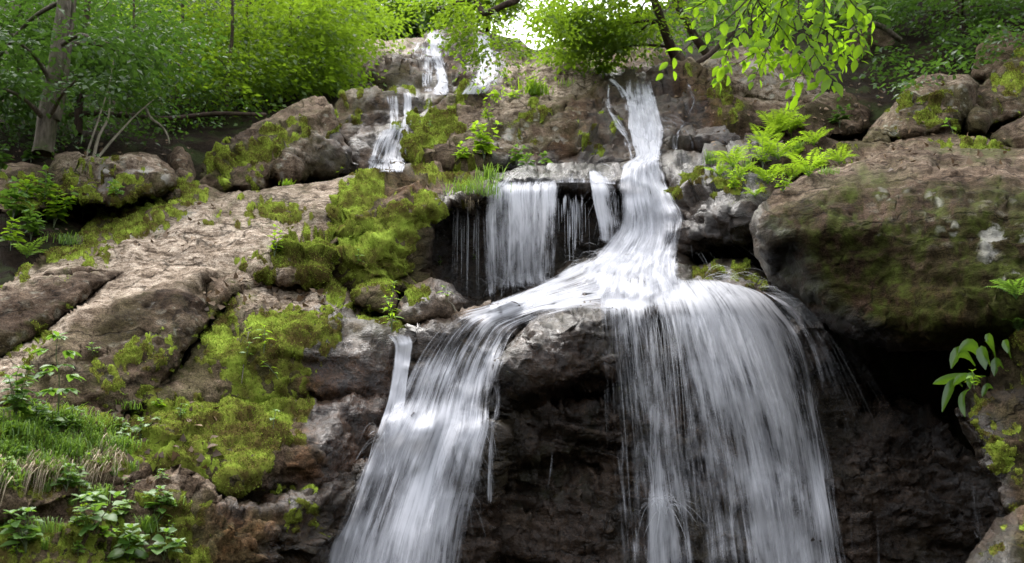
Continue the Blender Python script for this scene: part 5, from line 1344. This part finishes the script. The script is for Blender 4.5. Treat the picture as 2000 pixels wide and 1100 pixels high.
def blades_mesh(r, base, nrm, n, L, w_, splay=.5, droop=.5, dirx=(0, 0, 0)):
    a = r.uniform(0, 6.283, n)
    h = np.stack([np.cos(a), np.sin(a) * .8 - .2, np.zeros(n)], 1) * r.uniform(.1, 1, (n, 1)) * splay + np.array(dirx)
    L = L * r.uniform(.5, 1.15, n)
    k = 4
    s = np.linspace(0, 1, k)
    P = base[:, None] + (h[:, None] * s[None, :, None] ** 1.3 + np.array([0, 0, 1.0])[None, None] * (s - droop * s ** 2.6)[None, :, None]) * L[:, None, None]
    side = unit(np.stack([np.cos(a + 1.57 + r.normal(0, .5, n)), np.sin(a + 1.57), np.zeros(n)], 1))
    ww = np.array([1, .9, .6, .0])
    V = np.stack([P - side[:, None] * (ww * w_)[None, :, None], P + side[:, None] * (ww * w_)[None, :, None]], 2).reshape(-1, 3)
    i = np.arange(n)[:, None] * (k * 2) + np.arange(k - 1)[None] * 2
    F = np.stack([i, i + 1, i + 3, i + 2], -1).reshape(-1, 4)
    t = np.repeat(np.clip(r.normal(.5, .25, n), 0, 1), k * 2)
    return V, F, t

def tuft(px, py, hpx, n, label, rpx=None, group=None, seed=0, mat=None, droop=.45, splay=.5, name="grass_tuft", dirx=(0, 0, 0), wmul=1.0):
    r = np.random.default_rng(7000 + seed)
    b, nn, d = ground_at(px, py)
    rr = (rpx or hpx * .25) * d / FPX
    base = r.normal(0, .5, (n, 3)) * [rr, rr * .5, .0]
    V, F, t = blades_mesh(r, base, nn, n, hpx * d / FPX, .0028 * (d / 6) ** .8 * wmul, splay, droop, dirx)
    o = link(name, mesh(name, V, [F], mat or GRASS, {"tint": t}), loc=b)
    return tag(o, label, "grass", group)

STEM = leaf_material("stem", (0.07, 0.10, 0.03), (0.12, 0.15, 0.05), (0.1, 0.15, 0.03), 0.15)

# ------------------------------------------------------------------ trees
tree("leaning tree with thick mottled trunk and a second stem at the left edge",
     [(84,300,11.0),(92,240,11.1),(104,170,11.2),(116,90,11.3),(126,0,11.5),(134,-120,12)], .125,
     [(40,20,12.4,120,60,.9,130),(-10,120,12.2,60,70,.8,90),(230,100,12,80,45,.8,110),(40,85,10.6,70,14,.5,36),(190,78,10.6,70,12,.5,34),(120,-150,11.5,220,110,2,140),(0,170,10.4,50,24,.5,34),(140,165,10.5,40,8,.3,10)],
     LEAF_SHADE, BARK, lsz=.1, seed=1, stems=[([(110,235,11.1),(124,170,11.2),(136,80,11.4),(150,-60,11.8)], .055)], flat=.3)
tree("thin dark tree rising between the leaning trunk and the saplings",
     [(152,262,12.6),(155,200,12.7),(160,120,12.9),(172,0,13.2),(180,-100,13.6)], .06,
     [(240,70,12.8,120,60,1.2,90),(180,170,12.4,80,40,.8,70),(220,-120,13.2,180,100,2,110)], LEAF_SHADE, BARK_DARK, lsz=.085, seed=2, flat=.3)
k_ = 0
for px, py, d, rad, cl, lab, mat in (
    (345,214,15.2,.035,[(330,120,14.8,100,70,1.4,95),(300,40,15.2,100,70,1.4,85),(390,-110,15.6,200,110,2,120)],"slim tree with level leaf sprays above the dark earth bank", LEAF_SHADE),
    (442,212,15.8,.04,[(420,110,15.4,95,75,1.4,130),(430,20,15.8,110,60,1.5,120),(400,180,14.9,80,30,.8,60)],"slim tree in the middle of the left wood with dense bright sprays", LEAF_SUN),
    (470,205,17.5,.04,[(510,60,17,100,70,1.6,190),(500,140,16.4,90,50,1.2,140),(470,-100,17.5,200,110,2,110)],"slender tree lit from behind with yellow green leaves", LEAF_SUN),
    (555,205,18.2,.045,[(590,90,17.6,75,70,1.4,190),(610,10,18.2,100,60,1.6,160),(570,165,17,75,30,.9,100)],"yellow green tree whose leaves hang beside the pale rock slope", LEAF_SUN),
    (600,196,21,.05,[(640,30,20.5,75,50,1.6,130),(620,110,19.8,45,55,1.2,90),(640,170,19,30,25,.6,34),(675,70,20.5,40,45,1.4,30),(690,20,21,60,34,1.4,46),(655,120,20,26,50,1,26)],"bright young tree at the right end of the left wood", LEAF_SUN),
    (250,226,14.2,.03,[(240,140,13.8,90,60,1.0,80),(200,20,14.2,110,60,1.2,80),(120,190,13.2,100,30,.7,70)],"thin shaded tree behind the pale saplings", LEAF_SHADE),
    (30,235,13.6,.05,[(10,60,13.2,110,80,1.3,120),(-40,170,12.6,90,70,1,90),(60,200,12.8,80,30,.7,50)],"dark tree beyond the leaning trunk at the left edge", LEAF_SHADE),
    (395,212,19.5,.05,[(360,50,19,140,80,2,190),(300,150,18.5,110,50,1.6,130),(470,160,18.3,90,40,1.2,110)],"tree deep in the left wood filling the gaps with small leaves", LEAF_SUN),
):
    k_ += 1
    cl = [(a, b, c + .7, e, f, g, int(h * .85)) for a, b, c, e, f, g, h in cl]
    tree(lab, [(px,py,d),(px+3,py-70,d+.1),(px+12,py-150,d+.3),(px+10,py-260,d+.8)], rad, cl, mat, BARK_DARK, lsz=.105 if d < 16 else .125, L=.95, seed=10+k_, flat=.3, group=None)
for i, (px, d, cl, lab, mat) in enumerate((
    (640,33,[(650,25,32,80,45,2.2,200),(610,-40,33,120,60,3,150)],"sunlit tree behind the pale rock slope beside the left wood", LEAF_SUN),
    (735,34,[(735,35,33,70,40,2.2,230),(740,-40,34,100,50,3,150)],"tree with blue green lower boughs on the rim behind the pale rock slope", LEAF_SHADE),
    (800,37,[(800,30,36,60,35,2.4,190),(820,-40,37,90,50,3,140)],"bright tree just left of the top of the cliff", LEAF_SUN),
    (880,38,[(885,20,37,75,32,2.6,220),(900,-50,38,110,45,3,140)],"pale green tree directly above the top cliff", LEAF_SUN),
    (950,36,[(955,20,35,38,34,2,130),(950,-50,36,80,45,2.5,110)],"small tree on the rim between the top cliff and the sky gap", LEAF_SUN))):
    tree(lab, [(px,95,d),(px+3,40,d),(px+6,-20,d+.3),(px+4,-90,d+.5)], .1, cl, mat, BARK_DARK, lsz=.2, L=1.3, seed=40+i, limbs=False)
tree("tree with a dark bare limb reaching across the top of the view",
     [(1040,-260,12.5),(1035,-120,12.5),(1016,-12,12.6),(985,10,12.6),(945,26,12.7),(936,10,12.8),(915,-2,12.9),(880,12,13),(852,18,13.1)], .055,
     [(945,60,12.6,40,40,.5,60),(975,85,12.4,32,26,.4,44),(1075,25,13,30,48,.5,52),(925,20,12.8,50,22,.6,46),(860,5,13,60,14,.7,36)], LEAF_SUN, BARK_DARK, lsz=.075, L=.42, m=11, seed=60, limbs=False, droop=.5)
tree("tree with a reddish trunk leaning left over the notch of the main cascade",
     [(1322,120,14.6),(1310,92,14.4),(1292,40,14.2),(1275,-10,14.1),(1255,-100,14.2)], .085,
     [(1190,20,14.4,110,30,1.1,120),(1125,40,15,44,45,1.0,80),(1250,20,14.2,70,40,.9,80),(1180,75,14.9,80,12,.7,50),(1130,95,15.6,50,16,.7,40),(1235,75,14.6,50,14,.8,40),(1170,112,15,40,10,.5,24),(1180,-110,14.6,200,90,2,140)], LEAF_SUN, BARK_DARK, lsz=.1, L=.6, seed=61)
tree("second dark trunk close to the leaning tree behind the beech leaves",
     [(1385,112,16.2),(1350,60,16),(1318,0,15.9),(1290,-90,15.9)], .08,
     [(1360,20,16.4,80,50,1,90),(1420,-100,16,180,100,2,130)], LEAF_SHADE, BARK_DARK, lsz=.09, seed=62)
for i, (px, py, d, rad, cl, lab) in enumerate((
    (1893,82,17.5,.09,[(1800,25,17.5,110,45,1.4,110),(1900,-120,16.5,240,130,2.5,260),(1950,-420,10.5,420,200,2.5,420)],"dark leaning trunk on the shaded slope above the angular boulder"),  # last cluster is an unseen crown mass added to shade the right side
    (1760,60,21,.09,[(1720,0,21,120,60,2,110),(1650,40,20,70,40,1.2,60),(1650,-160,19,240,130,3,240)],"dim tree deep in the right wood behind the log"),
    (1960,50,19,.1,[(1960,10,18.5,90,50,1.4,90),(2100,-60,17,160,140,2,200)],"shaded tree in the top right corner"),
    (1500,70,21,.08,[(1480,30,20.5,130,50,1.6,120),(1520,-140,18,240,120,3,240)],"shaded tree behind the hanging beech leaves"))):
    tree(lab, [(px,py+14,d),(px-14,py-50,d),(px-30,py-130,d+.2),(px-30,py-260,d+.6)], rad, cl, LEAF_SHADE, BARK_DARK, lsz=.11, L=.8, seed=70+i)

# saplings, roots and dead wood under the left wood
def stick(name, label, pts, r0, r1, mat, cat):
    P = [PT(*p) for p in pts]
    V, F = tube(P, r0, r1, 7, .08, len(label))
    return tag(link(name, mesh(name, V - P[0], [F], mat), loc=P[0]), label, cat)
stick("sapling_stem", "thin pale sapling stem leaning right, nearest the big trunk", [(166,312,10.9),(180,270,11.1),(195,225,11.3),(212,170,11.5),(224,110,11.8)], .014, .007, BARK_PALE, "sapling")
stick("sapling_stem", "pale crooked sapling stem above the flat lichened boulder", [(182,312,10.9),(192,270,11.1),(212,228,11.4),(214,180,11.7)], .022, .009, BARK_PALE, "sapling")
stick("sapling_stem", "long bare stem slanting far to the right behind the boulder", [(188,312,11),(225,268,11.4),(262,228,11.8),(300,195,12.2)], .018, .008, BARK_PALE, "sapling")
stick("dead_branch", "curved dead branch arching down over the shadowed bank", [(285,212,12.3),(296,232,12.1),(315,246,12),(326,262,11.9),(331,280,11.8)], .02, .010, BARK_PALE, "branch")
stick("root", "long bare root running along the top of the dark earth bank", [(118,228,13),(180,222,13.2),(250,226,13.3),(330,232,13.4),(420,222,13.7),(520,225,14)], .05, .03, BARK_DARK, "root")
stick("log", "pale curved log lying over the grey rock in the dark wood", [(1655,72,16.2),(1675,55,16.2),(1700,48,16.2),(1722,52,16.2),(1745,68,16.2),(1758,78,16.3)], .06, .045, BARK, "log")
stick("root", "brown root twisting down between leaves right of the notch", [(1430,62,15),(1385,108,14.6),(1352,128,14.4),(1338,150,14)], .05, .03, BARK_DARK, "root")
stick("twig", "small curved dead twig standing at the edge of the stream", [(890,608,7.35),(884,596,7.35),(876,588,7.35),(879,577,7.37),(884,568,7.4)], .008, .005, BARK_PALE, "twig")

# ------------------------------------------------------------------ beech branch hanging into the top right
def beech():
    r = np.random.default_rng(77)
    root = thing("beech_branch", "beech branch with bright translucent leaves hanging into the top right of the view", "branch", PT(1560,-160,5.2))
    B = np.array(root.location)
    mains = [([(1560,-160,5.2),(1500,-60,5.1),(1440,20,5),(1370,70,4.95),(1305,122,4.9)], 17),
             ([(1520,-90,5.1),(1450,30,5.05),(1425,90,5),(1412,130,5)], 11),
             ([(1570,-100,5.2),(1530,0,5.1),(1505,80,5.05),(1470,160,5)], 16),
             ([(1590,-100,5.2),(1560,-10,5.1),(1570,60,5),(1600,120,4.95),(1628,160,4.9)], 18),
             ([(1620,-100,5.3),(1640,-20,5.2),(1670,50,5.1),(1682,95,5.1)], 12),
             ([(1600,-60,5.3),(1610,20,5.25),(1590,90,5.2),(1545,175,5.15)], 15),
             ([(1480,-90,5.2),(1480,0,5.2),(1530,60,5.2),(1560,110,5.2)], 14),
             ([(1450,-60,5.3),(1380,0,5.2),(1345,20,5.15)], 8),
             ([(1640,-60,5.0),(1660,0,5.0),(1690,30,4.95)], 8),
             ([(1500,-60,5.4),(1550,20,5.4),(1625,70,5.3),(1640,110,5.3)], 14),
             ([(1540,-80,5.3),(1470,20,5.3),(1480,90,5.3),(1500,120,5.3)], 13)]
    mains = mains + [([(x + r.normal(0, 22), y + r.normal(0, 12) - 14, d + .22) for x, y, d in p_], n_ + 2) for p_, n_ in mains[1:]]
    tv, parts = [], []
    o = 0
    TV, TF = [], []
    for pts, n in mains:
        P = np.array([PT(*p) for p in pts])
        V, F = tube(P, .006, .0015, 5)
        TV.append(V); TF.append(F + o); o += len(V)
        C = cr(P[:, None, :], 12)[:, 0]
        tan = unit(np.gradient(C, axis=0))
        tt = np.linspace(.12, 1, n) * (len(C) - 1)
        for j, t in enumerate(tt):
            i = int(t)
            p, tg = C[i], tan[i]
            side = unit(np.cross(tg, np.array([0.1, 1, .15])))
            sg = 1 if j % 2 else -1
            lf = np.array([.58 * tg + sg * .8 * side + np.array([0, 0, -.25]) + r.normal(0, .2, 3)]) if j < n - 1 else np.array([tg])
            nm = np.array([[0, -.75, .75]]) + r.normal(0, .38, (1, 3))
            sz = 33 * C[i][1] / FPX * r.uniform(.55, 1.2)
            parts.append(leaves(p[None], lf, nm, np.array([sz]), np.clip(r.normal(.55, .25, 1), 0, 1), 'near', r.uniform(.68, .88)))
            if r.uniform() < .75:                     # side shoots carry two or three more
                q = p + unit(lf[0]) * sz * .5 + np.array([0, .03, -.03])
                parts.append(leaves(q[None], lf + r.normal(0, .5, (1, 3)), nm + r.normal(0, .3, (1, 3)), np.array([sz * .85]), np.clip(r.normal(.5, .25, 1), 0, 1), 'near', .75))
    link("twig", mesh("twig", np.concatenate(TV) - B, [np.concatenate(TF)], BARK_DARK), root)
    V, F, t = join(parts)
    link("leaves", mesh("leaves", V - B, [F], LEAF_BEECH, {"tint": t}), root)
beech()

# ------------------------------------------------------------------ ferns and plants on the rocks
fl = ["tall bright fern on the right ledge, topmost of the fern bed", "bright fern beside the tall one, leaning over the brown rock", "broad fern in the middle of the fern bed",
      "fern at the left front of the bed above the wet ledge", "low fern whose fronds lie along the big dark boulder", "fern at the back right of the bed in half shade",
      "small fern near the tan ledge at the right end of the bed", "fern at the lower front of the bed near moss", "fern tucked under the brown rock at the bed's left rear"]
for i, (x, y, h, n) in enumerate(((1515,268,62,11),(1545,270,58,10),(1520,312,56,11),(1432,328,52,10),(1580,345,58,11),(1590,285,44,9),(1640,322,40,8),(1500,360,50,10),(1492,285,48,9))):
    fern(x, y, h, n, fl[i], "ferns on the right ledge", seed=i)
wl = ["leafy bright weed rising behind the middle fern", "low leafy bush in front of the fern bed on the wet ledge", "leafy weed between the tall fern and the brown rock", "bushy weed at the right end of the fern bed", "leafy plant under the low fern"]
for i, (x, y, h, l) in enumerate(((1490,330,60,15),(1435,375,40,14),(1560,262,50,14),(1605,330,40,14),(1530,375,36,13))):
    herb(x, y, h, 5, l, wl[i], seed=150 + i, nstem=8, spread=.45, mat=FERN)
more = ["small fern in front of the tall fern", "fern half hidden behind the grass of the fern bed", "low fern on the moss below the fern bed", "fern at the far left tip of the bed", "young fern between the middle and the low fern", "fern against the brown rock above the bed", "little fern by the right end of the wet ledge"]
for i, (x, y, h, n) in enumerate(((1500,300,40,9),(1555,318,44,9),(1475,385,30,8),(1405,345,36,8),(1550,352,46,9),(1535,240,40,9),(1445,350,40,9))):
    fern(x, y, h, n, more[i], "ferns on the right ledge", seed=50 + i)
tuft(1388,322,48,70,"upright grass tuft left of the fern bed on the wet ledge", seed=1, splay=.35)
tuft(1460,330,44,60,"grass between the ferns on the right ledge", seed=2)
tuft(1560,300,46,70,"grass tuft behind the low fern in half shade", seed=3)
tuft(1620,340,26,60,"short grass along the tan ledge beside the big boulder", seed=4, rpx=26)
fern(1985,585,62,7,"small fern on the mossy rock at the right edge", lean=(-.6,-.3), seed=20, mat=LEAF_HERB)
fern(1990,650,50,6,"shaded fern below the small one at the right edge", lean=(-.5,-.3), seed=21, mat=LEAF_SHADE)
herb(1640,250,40,4,22,"shaded leafy weed in the dark gap left of the angular boulder", seed=5, nstem=4, mat=LEAF_SHADE)
herb(1862,262,28,2,22,"two leaved seedling at the foot of the angular boulder", seed=6)

herb(945,316,70,5,26,"bushy bright shrub growing from the crack under the broad slab", seed=7, nstem=7, spread=.35, name="shrub", cat="shrub", mat=FERN)
herb(900,318,38,4,20,"low leafy plant left of the bright shrub on the mossy rock", seed=8, nstem=4, spread=.4, mat=FERN)
herb(1008,322,34,3,22,"dark leaved plant at the right foot of the bright shrub", seed=9, nstem=4, spread=.4)
herb(1065,330,30,2,20,"small round leaved plant at the base of the broad slab", seed=10, nstem=3, spread=.4)
herb(1030,330,26,2,20,"low bright weed left of the round leaved plant", seed=11, nstem=3, spread=.4)
tuft(925,380,66,150,"thick bright grass tuft spilling over the mossy rock edge", rpx=50, seed=12, splay=.6, droop=.6)
tuft(955,352,50,90,"second grass tuft behind the spilling one beside the falling curtain", rpx=26, seed=13)
tuft(915,395,40,40,"dry grass hanging below the mossy edge", rpx=16, seed=14, mat=STRAW, droop=1.5, splay=.4)
tuft(1046,186,46,130,"bushy grass tuft on the crest of the broad slab", rpx=30, seed=15, mat=FERN, wmul=1.6)
herb(1042,188,46,5,13,"feathery weed in the middle of the crest tuft", seed=16, nstem=7, spread=.3, mat=FERN)
herb(965,205,40,4,16,"leafy weed hanging in the crack of the broad slab", seed=17, nstem=5, spread=.4, mat=FERN)
herb(955,240,34,4,15,"smaller weed lower in the same crack", seed=18, nstem=4, spread=.35, mat=FERN)
herb(1000,195,24,3,14,"low creeping weed left of the crest tuft", seed=19, nstem=5, spread=.6, mat=FERN)
tuft(1115,168,22,60,"short grass on the pale right end of the broad slab", rpx=26, seed=20, mat=FERN)
herb(780,100,12,3,8,"small plant on the rim of the pale rock slope", seed=21, nstem=5, spread=.6, mat=FERN)
herb(985,152,14,3,10,"small weed between the top cascade and the broad slab", seed=22, nstem=5, spread=.5, mat=FERN)
herb(1180,150,40,4,18,"leafy bush just left of the notch of the main cascade", seed=23, nstem=6, spread=.5, mat=FERN, name="shrub", cat="shrub")
herb(840,255,18,3,10,"tiny sprig on the bright moss of the broad slab", seed=24, nstem=2)
tag(tuft(620,352,22,120,"low grass along the back edge of the upper slab", rpx=70, seed=25, mat=FERN), kind="stuff")
tuft(560,362,20,60,"short grass at the left end of the upper slab's back edge", rpx=12, seed=26, mat=FERN)
herb(645,350,20,2,12,"small leafy weed in the grass behind the upper slab", seed=27, nstem=5, spread=.6, mat=FERN)

hl = ["tall nettle like herb in front of the lichened boulder", "leafy herb at the left edge with broad pale leaves", "dense herb clump in the middle of the left bed", "herb at the right end of the left bed beside the moss",
      "small herb under the flat boulder's right corner", "low shaded herb at the left edge", "bushy herb spilling towards the moss slope", "herb standing behind the middle clump", "little herb left of the tall one"]
for i, (x, y, h, p, l, ns) in enumerate(((85,400,70,6,26,2),(25,430,76,5,34,3),(105,445,80,6,24,6),(160,430,62,5,20,5),(225,392,34,3,18,3),(20,490,60,4,26,3),(60,470,70,5,26,5),(130,400,50,5,20,4),(50,395,48,4,24,3))):
    herb(x, y, h, p, l, hl[i], "herbs on the left slope", seed=30+i, nstem=ns + 1, spread=.32, mat=(LEAF_HERB, LEAF_HERB, FERN)[i % 3])
fern(52,505,52,8,"small fern at the bottom of the left herb bed", seed=40, lean=(.4,0), mat=GRASS)
tuft(120,478,40,120,"grass between the left herbs and the moss slope", rpx=44, seed=41)
herb(0,340,50,4,26,"shaded leafy plant at the left edge below the trees", seed=42, nstem=4, mat=LEAF_SHADE)
herb(60,318,34,4,22,"shaded herb on the rock at the foot of the leaning trunk", seed=43, nstem=4, mat=LEAF_SHADE)

herb(112,828,165,5,44,"young sapling with whorls of five pale leaflets in front of the pale slab", seed=50, style='compound', name="seedling", lean=(-.12,0), width=.85)
herb(28,826,110,6,30,"bright leafy bush at the left edge below the pale slab", seed=51, nstem=6, spread=.3, name="shrub", cat="shrub")
herb(70,832,60,4,28,"lower leafy plant between the bush and the sapling", seed=52, nstem=4, spread=.4)
herb(515,692,56,5,26,"pale rosette plant standing on the mossy boulder's face", seed=53, style='long', width=1.1, mat=FERN)
herb(480,705,34,3,16,"small seedling left of the pale rosette plant", seed=54)
herb(545,748,40,3,22,"green seedling at the lower edge of the moss face", seed=55, style='long', mat=FERN)
herb(533,842,40,2,20,"lone round leaved seedling on the rounded mossy rock", seed=56)
herb(765,650,100,9,24,"tall narrow leaved weed standing between the small stones", seed=57, style='long', nstem=2, spread=.12, mat=FERN)
herb(872,590,28,3,22,"small spiky plant beside the curved twig", seed=58, style='long', mat=GRASS)
herb(535,510,66,5,20,"pale herb growing at the left end of the moss cushion", seed=59, nstem=2, spread=.15, mat=FERN)
herb(700,532,44,3,18,"small plant low on the hanging moss", seed=60, nstem=2)
herb(860,520,18,2,12,"small plant in the dark hollow behind the trickles", seed=61, nstem=2)
herb(925,512,14,2,10,"tiny plant in the dark hollow near the curtain", seed=62, nstem=2)
herb(180,695,24,2,14,"small plant in the groove of the pale slab", seed=63, nstem=3, spread=.5)
tuft(245,800,34,70,"grass at the foot of the brown wedge", rpx=24, seed=64)
stick("vine", "thin bare vine hanging down over the moss face", [(486,648,6.72),(478,690,6.55),(474,730,6.45),(469,770,6.4)], .004, .003, BARK_PALE, "vine")

bl = ["big leaved plant at the bottom left edge", "broad leaved plant in the bottom left corner with pale ribs", "leafy plant at the bottom between grass and moss", "spreading plant with round leaves at the bottom",
      "plant with drooping leaves left of the mossy mound", "round leaved weed above the mossy bottom mound", "weed on the earth bank beside the dry grass", "leafy weed at the top of the earth bank", "low herb under the sapling on the bank", "small weed on the mossy shelf right of the grass"]
for i, (x, y, h, p, l, ns) in enumerate(((50,1085,84,4,40,4),(180,1070,100,4,46,3),(250,1105,70,3,44,3),(320,1095,56,3,40,3),(310,1010,56,4,30,3),(300,1035,60,4,24,2),(130,960,50,3,28,4),(100,850,40,3,30,4),(140,845,46,3,26,4),(272,862,44,3,20,3))):
    herb(x, y, h, p, l, bl[i], "leafy plants in the bottom left", seed=70+i, nstem=ns, spread=.45)
tl = ["grass tuft at the top of the earth bank", "grass tuft in the middle of the earth bank", "grass tuft at the right end of the earth bank", "grass tuft above the wet ridge", "grass tuft at the bottom beside round leaves", "grass tuft near the bottom edge", "grass tuft right of the bottom plants"]
for i, (x, y, h, n, rp) in enumerate(((30,850,60,120,40),(130,890,70,170,34),(215,880,60,130,26),(195,985,80,80,16),(285,1040,70,90,20),(80,1040,60,80,30),(330,985,36,50,16))):
    tuft(x, y, h, n, tl[i], rpx=rp, group="grass tufts in the bottom left", seed=90+i, droop=.6)
# turf cover of the bank: nobody could count its blades
def turf():
    r = np.random.default_rng(3)
    parts_g, parts_s = [], []
    P = []
    reg = [(-30,815),(60,800),(160,810),(255,840),(270,880),(200,920),(60,950),(-30,960)]
    while len(P) < 900:
        x, y = r.uniform(-30, 280), r.uniform(800, 965)
        if inside(np.array(x), np.array(y), reg):
            h = hit(x, y)
            if h: P.append(h[0])
    P = np.array(P)
    V, F, t = blades_mesh(r, np.repeat(P, 4, 0) + r.normal(0, .015, (len(P) * 4, 3)), None, len(P) * 4, .12, .0026, .7, .7, (.15, -.2, 0))
    o = link("grass", mesh("grass", V, [F], GRASS, {"tint": t})); tag(o, "green turf covering the earth bank in the bottom left", "grass", kind="stuff")
    Q = []
    while len(Q) < 130:
        x = r.uniform(10, 250); y = 935 - x * .12 + r.normal(0, 12)
        h = hit(x, y)
        if h: Q.append(h[0])
    Q = np.array(Q)
    V, F, t = blades_mesh(r, np.repeat(Q, 3, 0) + r.normal(0, .012, (len(Q) * 3, 3)) + [0, -.02, .02], None, len(Q) * 3, .17, .0024, .5, 1.9, (-.12, -.45, 0))
    o = link("dry_grass", mesh("dry_grass", V, [F], STRAW, {"tint": t})); tag(o, "dry straw hanging over the face of the earth bank", "grass", kind="stuff")
turf()

# broad leaved plant hanging at the right
def broadleaf():
    r = np.random.default_rng(8)
    b = PT(1925,742,5.55)
    root = thing("broadleaf_plant", "plant with long glossy strap leaves hanging over the dark hollow on the right", "plant", b)
    B = np.array(b)
    for (x0, y0, x1, y1, x2, y2, w_, d0, d1) in ((1905,715,1872,660,1858,720,17,5.6,5.4),(1915,710,1905,650,1872,690,17,5.6,5.45),(1935,715,1912,660,1925,722,19,5.55,5.35),(1925,735,1860,735,1822,750,13,5.6,5.4),(1880,755,1862,725,1840,805,14,5.5,5.3),
        (1945,700,1930,640,1928,668,12,5.6,5.5),(1960,720,1945,690,1942,735,14,5.6,5.45),(1895,760,1870,770,1885,815,10,5.55,5.4),(1975,700,1960,650,1968,690,13,5.6,5.45),(1915,745,1890,720,1895,760,12,5.45,5.3),(1905,735,1880,730,1862,752,11,5.5,5.35),(1940,760,1930,745,1918,775,10,5.5,5.35)):
        a = np.array([PT(x0, y0, d0), PT(x1, y1, (d0 + d1) / 2 - .04), PT(x2, y2, d1)])
        s = np.linspace(0, 1, 9)[:, None]
        P = (1 - s) ** 2 * a[0] + 2 * s * (1 - s) * (a[1] * 1.0) + s ** 2 * a[2]
        tan = unit(np.gradient(P, axis=0)); side = unit(np.cross(tan, np.array([0.05, 1, .25]))); up = np.cross(side, tan)
        wd = .74 * w_ * d1 / FPX * np.array([.12, .25, .6, .9, 1.05, 1.05, .9, .6, .08]) * .95
        rows = [P + side * wd[:, None] * c - up * (abs(c) * wd * -.35 + .0)[:, None] for c in (-1, -.5, 0, .5, 1)]
        V = np.stack(rows, 1).reshape(-1, 3)
        i = np.arange(8)[:, None] * 5 + np.arange(4)[None]
        F = np.stack([i, i + 1, i + 6, i + 5], -1).reshape(-1, 4)
        t = np.clip(r.normal(.45, .2) + np.tile([0, 0, .3, 0, 0], 9), 0, 1)
        link("leaf", mesh("leaf", V - B, [F], GLOSSY, {"tint": t}), root)
broadleaf()
herb(1903,752,34,3,20,"small bright weed in the middle of the strap leaves", seed=120, nstem=2, mat=FERN, base=(PT(1903,760,5.3), 5.3))

# undergrowth of the shaded slopes, an uncountable cover
def undergrowth(name, label, poly, n, mat, lsz, seed, kind_='far'):
    r = np.random.default_rng(seed)
    C = []
    xs = [p[0] for p in poly]; ys = [p[1] for p in poly]
    tries = 0
    while len(C) < n and tries < n * 6:
        tries += 1
        x, y = r.uniform(min(xs), max(xs)), r.uniform(min(ys), max(ys))
        if inside(np.array(x), np.array(y), poly) and n2(np.array([x]), np.array([y]), 45, seed)[0] > -.12:
            h = hit(x, y)
            if h: C.append(h[0] + h[1] * r.uniform(.05, .3))
    C = np.array(C)
    V, F, t = sprays(r, C, len(C), unit(r.normal(0, 1, (len(C), 3)) * [1, 1, .2] + [0, -.6, .2]), .35, 7, lsz, .2, .35, kind_)
    o = link(name, mesh(name, V, [F], mat, {"tint": t}, smooth_=False))
    tag(o, label, "undergrowth", kind="stuff")
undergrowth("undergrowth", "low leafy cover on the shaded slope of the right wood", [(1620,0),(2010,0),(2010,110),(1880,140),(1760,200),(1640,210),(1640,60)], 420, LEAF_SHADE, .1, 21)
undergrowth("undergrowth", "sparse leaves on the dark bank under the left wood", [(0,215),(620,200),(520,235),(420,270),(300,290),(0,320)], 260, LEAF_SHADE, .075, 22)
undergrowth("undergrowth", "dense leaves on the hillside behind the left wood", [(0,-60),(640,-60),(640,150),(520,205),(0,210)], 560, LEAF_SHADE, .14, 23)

# small weeds seeded over the bank and fallen leaves on the shaded ledges
r_ = np.random.default_rng(31)
for i in range(34):
    for _ in range(20):
        x, y = r_.uniform(0, 390), r_.uniform(800, 1095)
        if x < 300 - (y - 950) * .0 + 80 * r_.uniform(): break
    herb(x, y, r_.uniform(18, 44), int(r_.integers(2, 5)), r_.uniform(12, 24), "small weed among the grass of the bottom left bank", "small weeds seeded over the bank", seed=200 + i, nstem=int(r_.integers(1, 4)), spread=.4,
         style='long' if i % 4 == 0 else 'oval', mat=(LEAF_HERB, FERN, GRASS)[i % 3])
for i in range(16):
    x, y = r_.uniform(0, 330), r_.uniform(820, 1090)
    tuft(x, y, r_.uniform(26, 55), 26, "short tuft of grass on the bottom left bank", rpx=10, group="short grass tufts on the bank", seed=300 + i, droop=.6)
def litter(label, polys, n, seed):
    r = np.random.default_rng(seed)
    C, N = [], []
    for poly in polys:
        xs = [p[0] for p in poly]; ys = [p[1] for p in poly]
        k = 0
        for _ in range(n * 4):
            x, y = r.uniform(min(xs), max(xs)), r.uniform(min(ys), max(ys))
            if k < n and inside(np.array(x), np.array(y), poly):
                h = hit(x, y)
                if h and h[1][2] > .15:
                    C.append(h[0] + h[1] * .012); N.append(h[1]); k += 1
    C, N = np.array(C), np.array(N)
    V, F, t = leaves(C, r.normal(0, 1, C.shape), N + r.normal(0, .25, C.shape), r.uniform(.03, .075, len(C)), r.uniform(0, 1, len(C)), 'maple')
    tag(link("leaf_litter", mesh("leaf_litter", V, [F], LITTER, {"tint": t}, smooth_=False)), label, "leaf litter", kind="stuff")
litter("brown fallen leaves caught on the left ledges and under the wood", [[(0,215),(380,215),(380,330),(0,330)],[(100,380),(420,360),(420,500),(100,520)],[(180,800),(420,790),(420,940),(180,960)],[(400,540),(640,545),(640,620),(400,620)]], 110, 41)
litter("brown fallen leaves on the right ledges and the shaded slope", [[(1640,100),(1900,100),(1900,260),(1640,260)],[(1560,260),(1960,255),(1960,330),(1560,340)],[(1300,150),(1660,170),(1660,290),(1300,290)]], 120, 42)
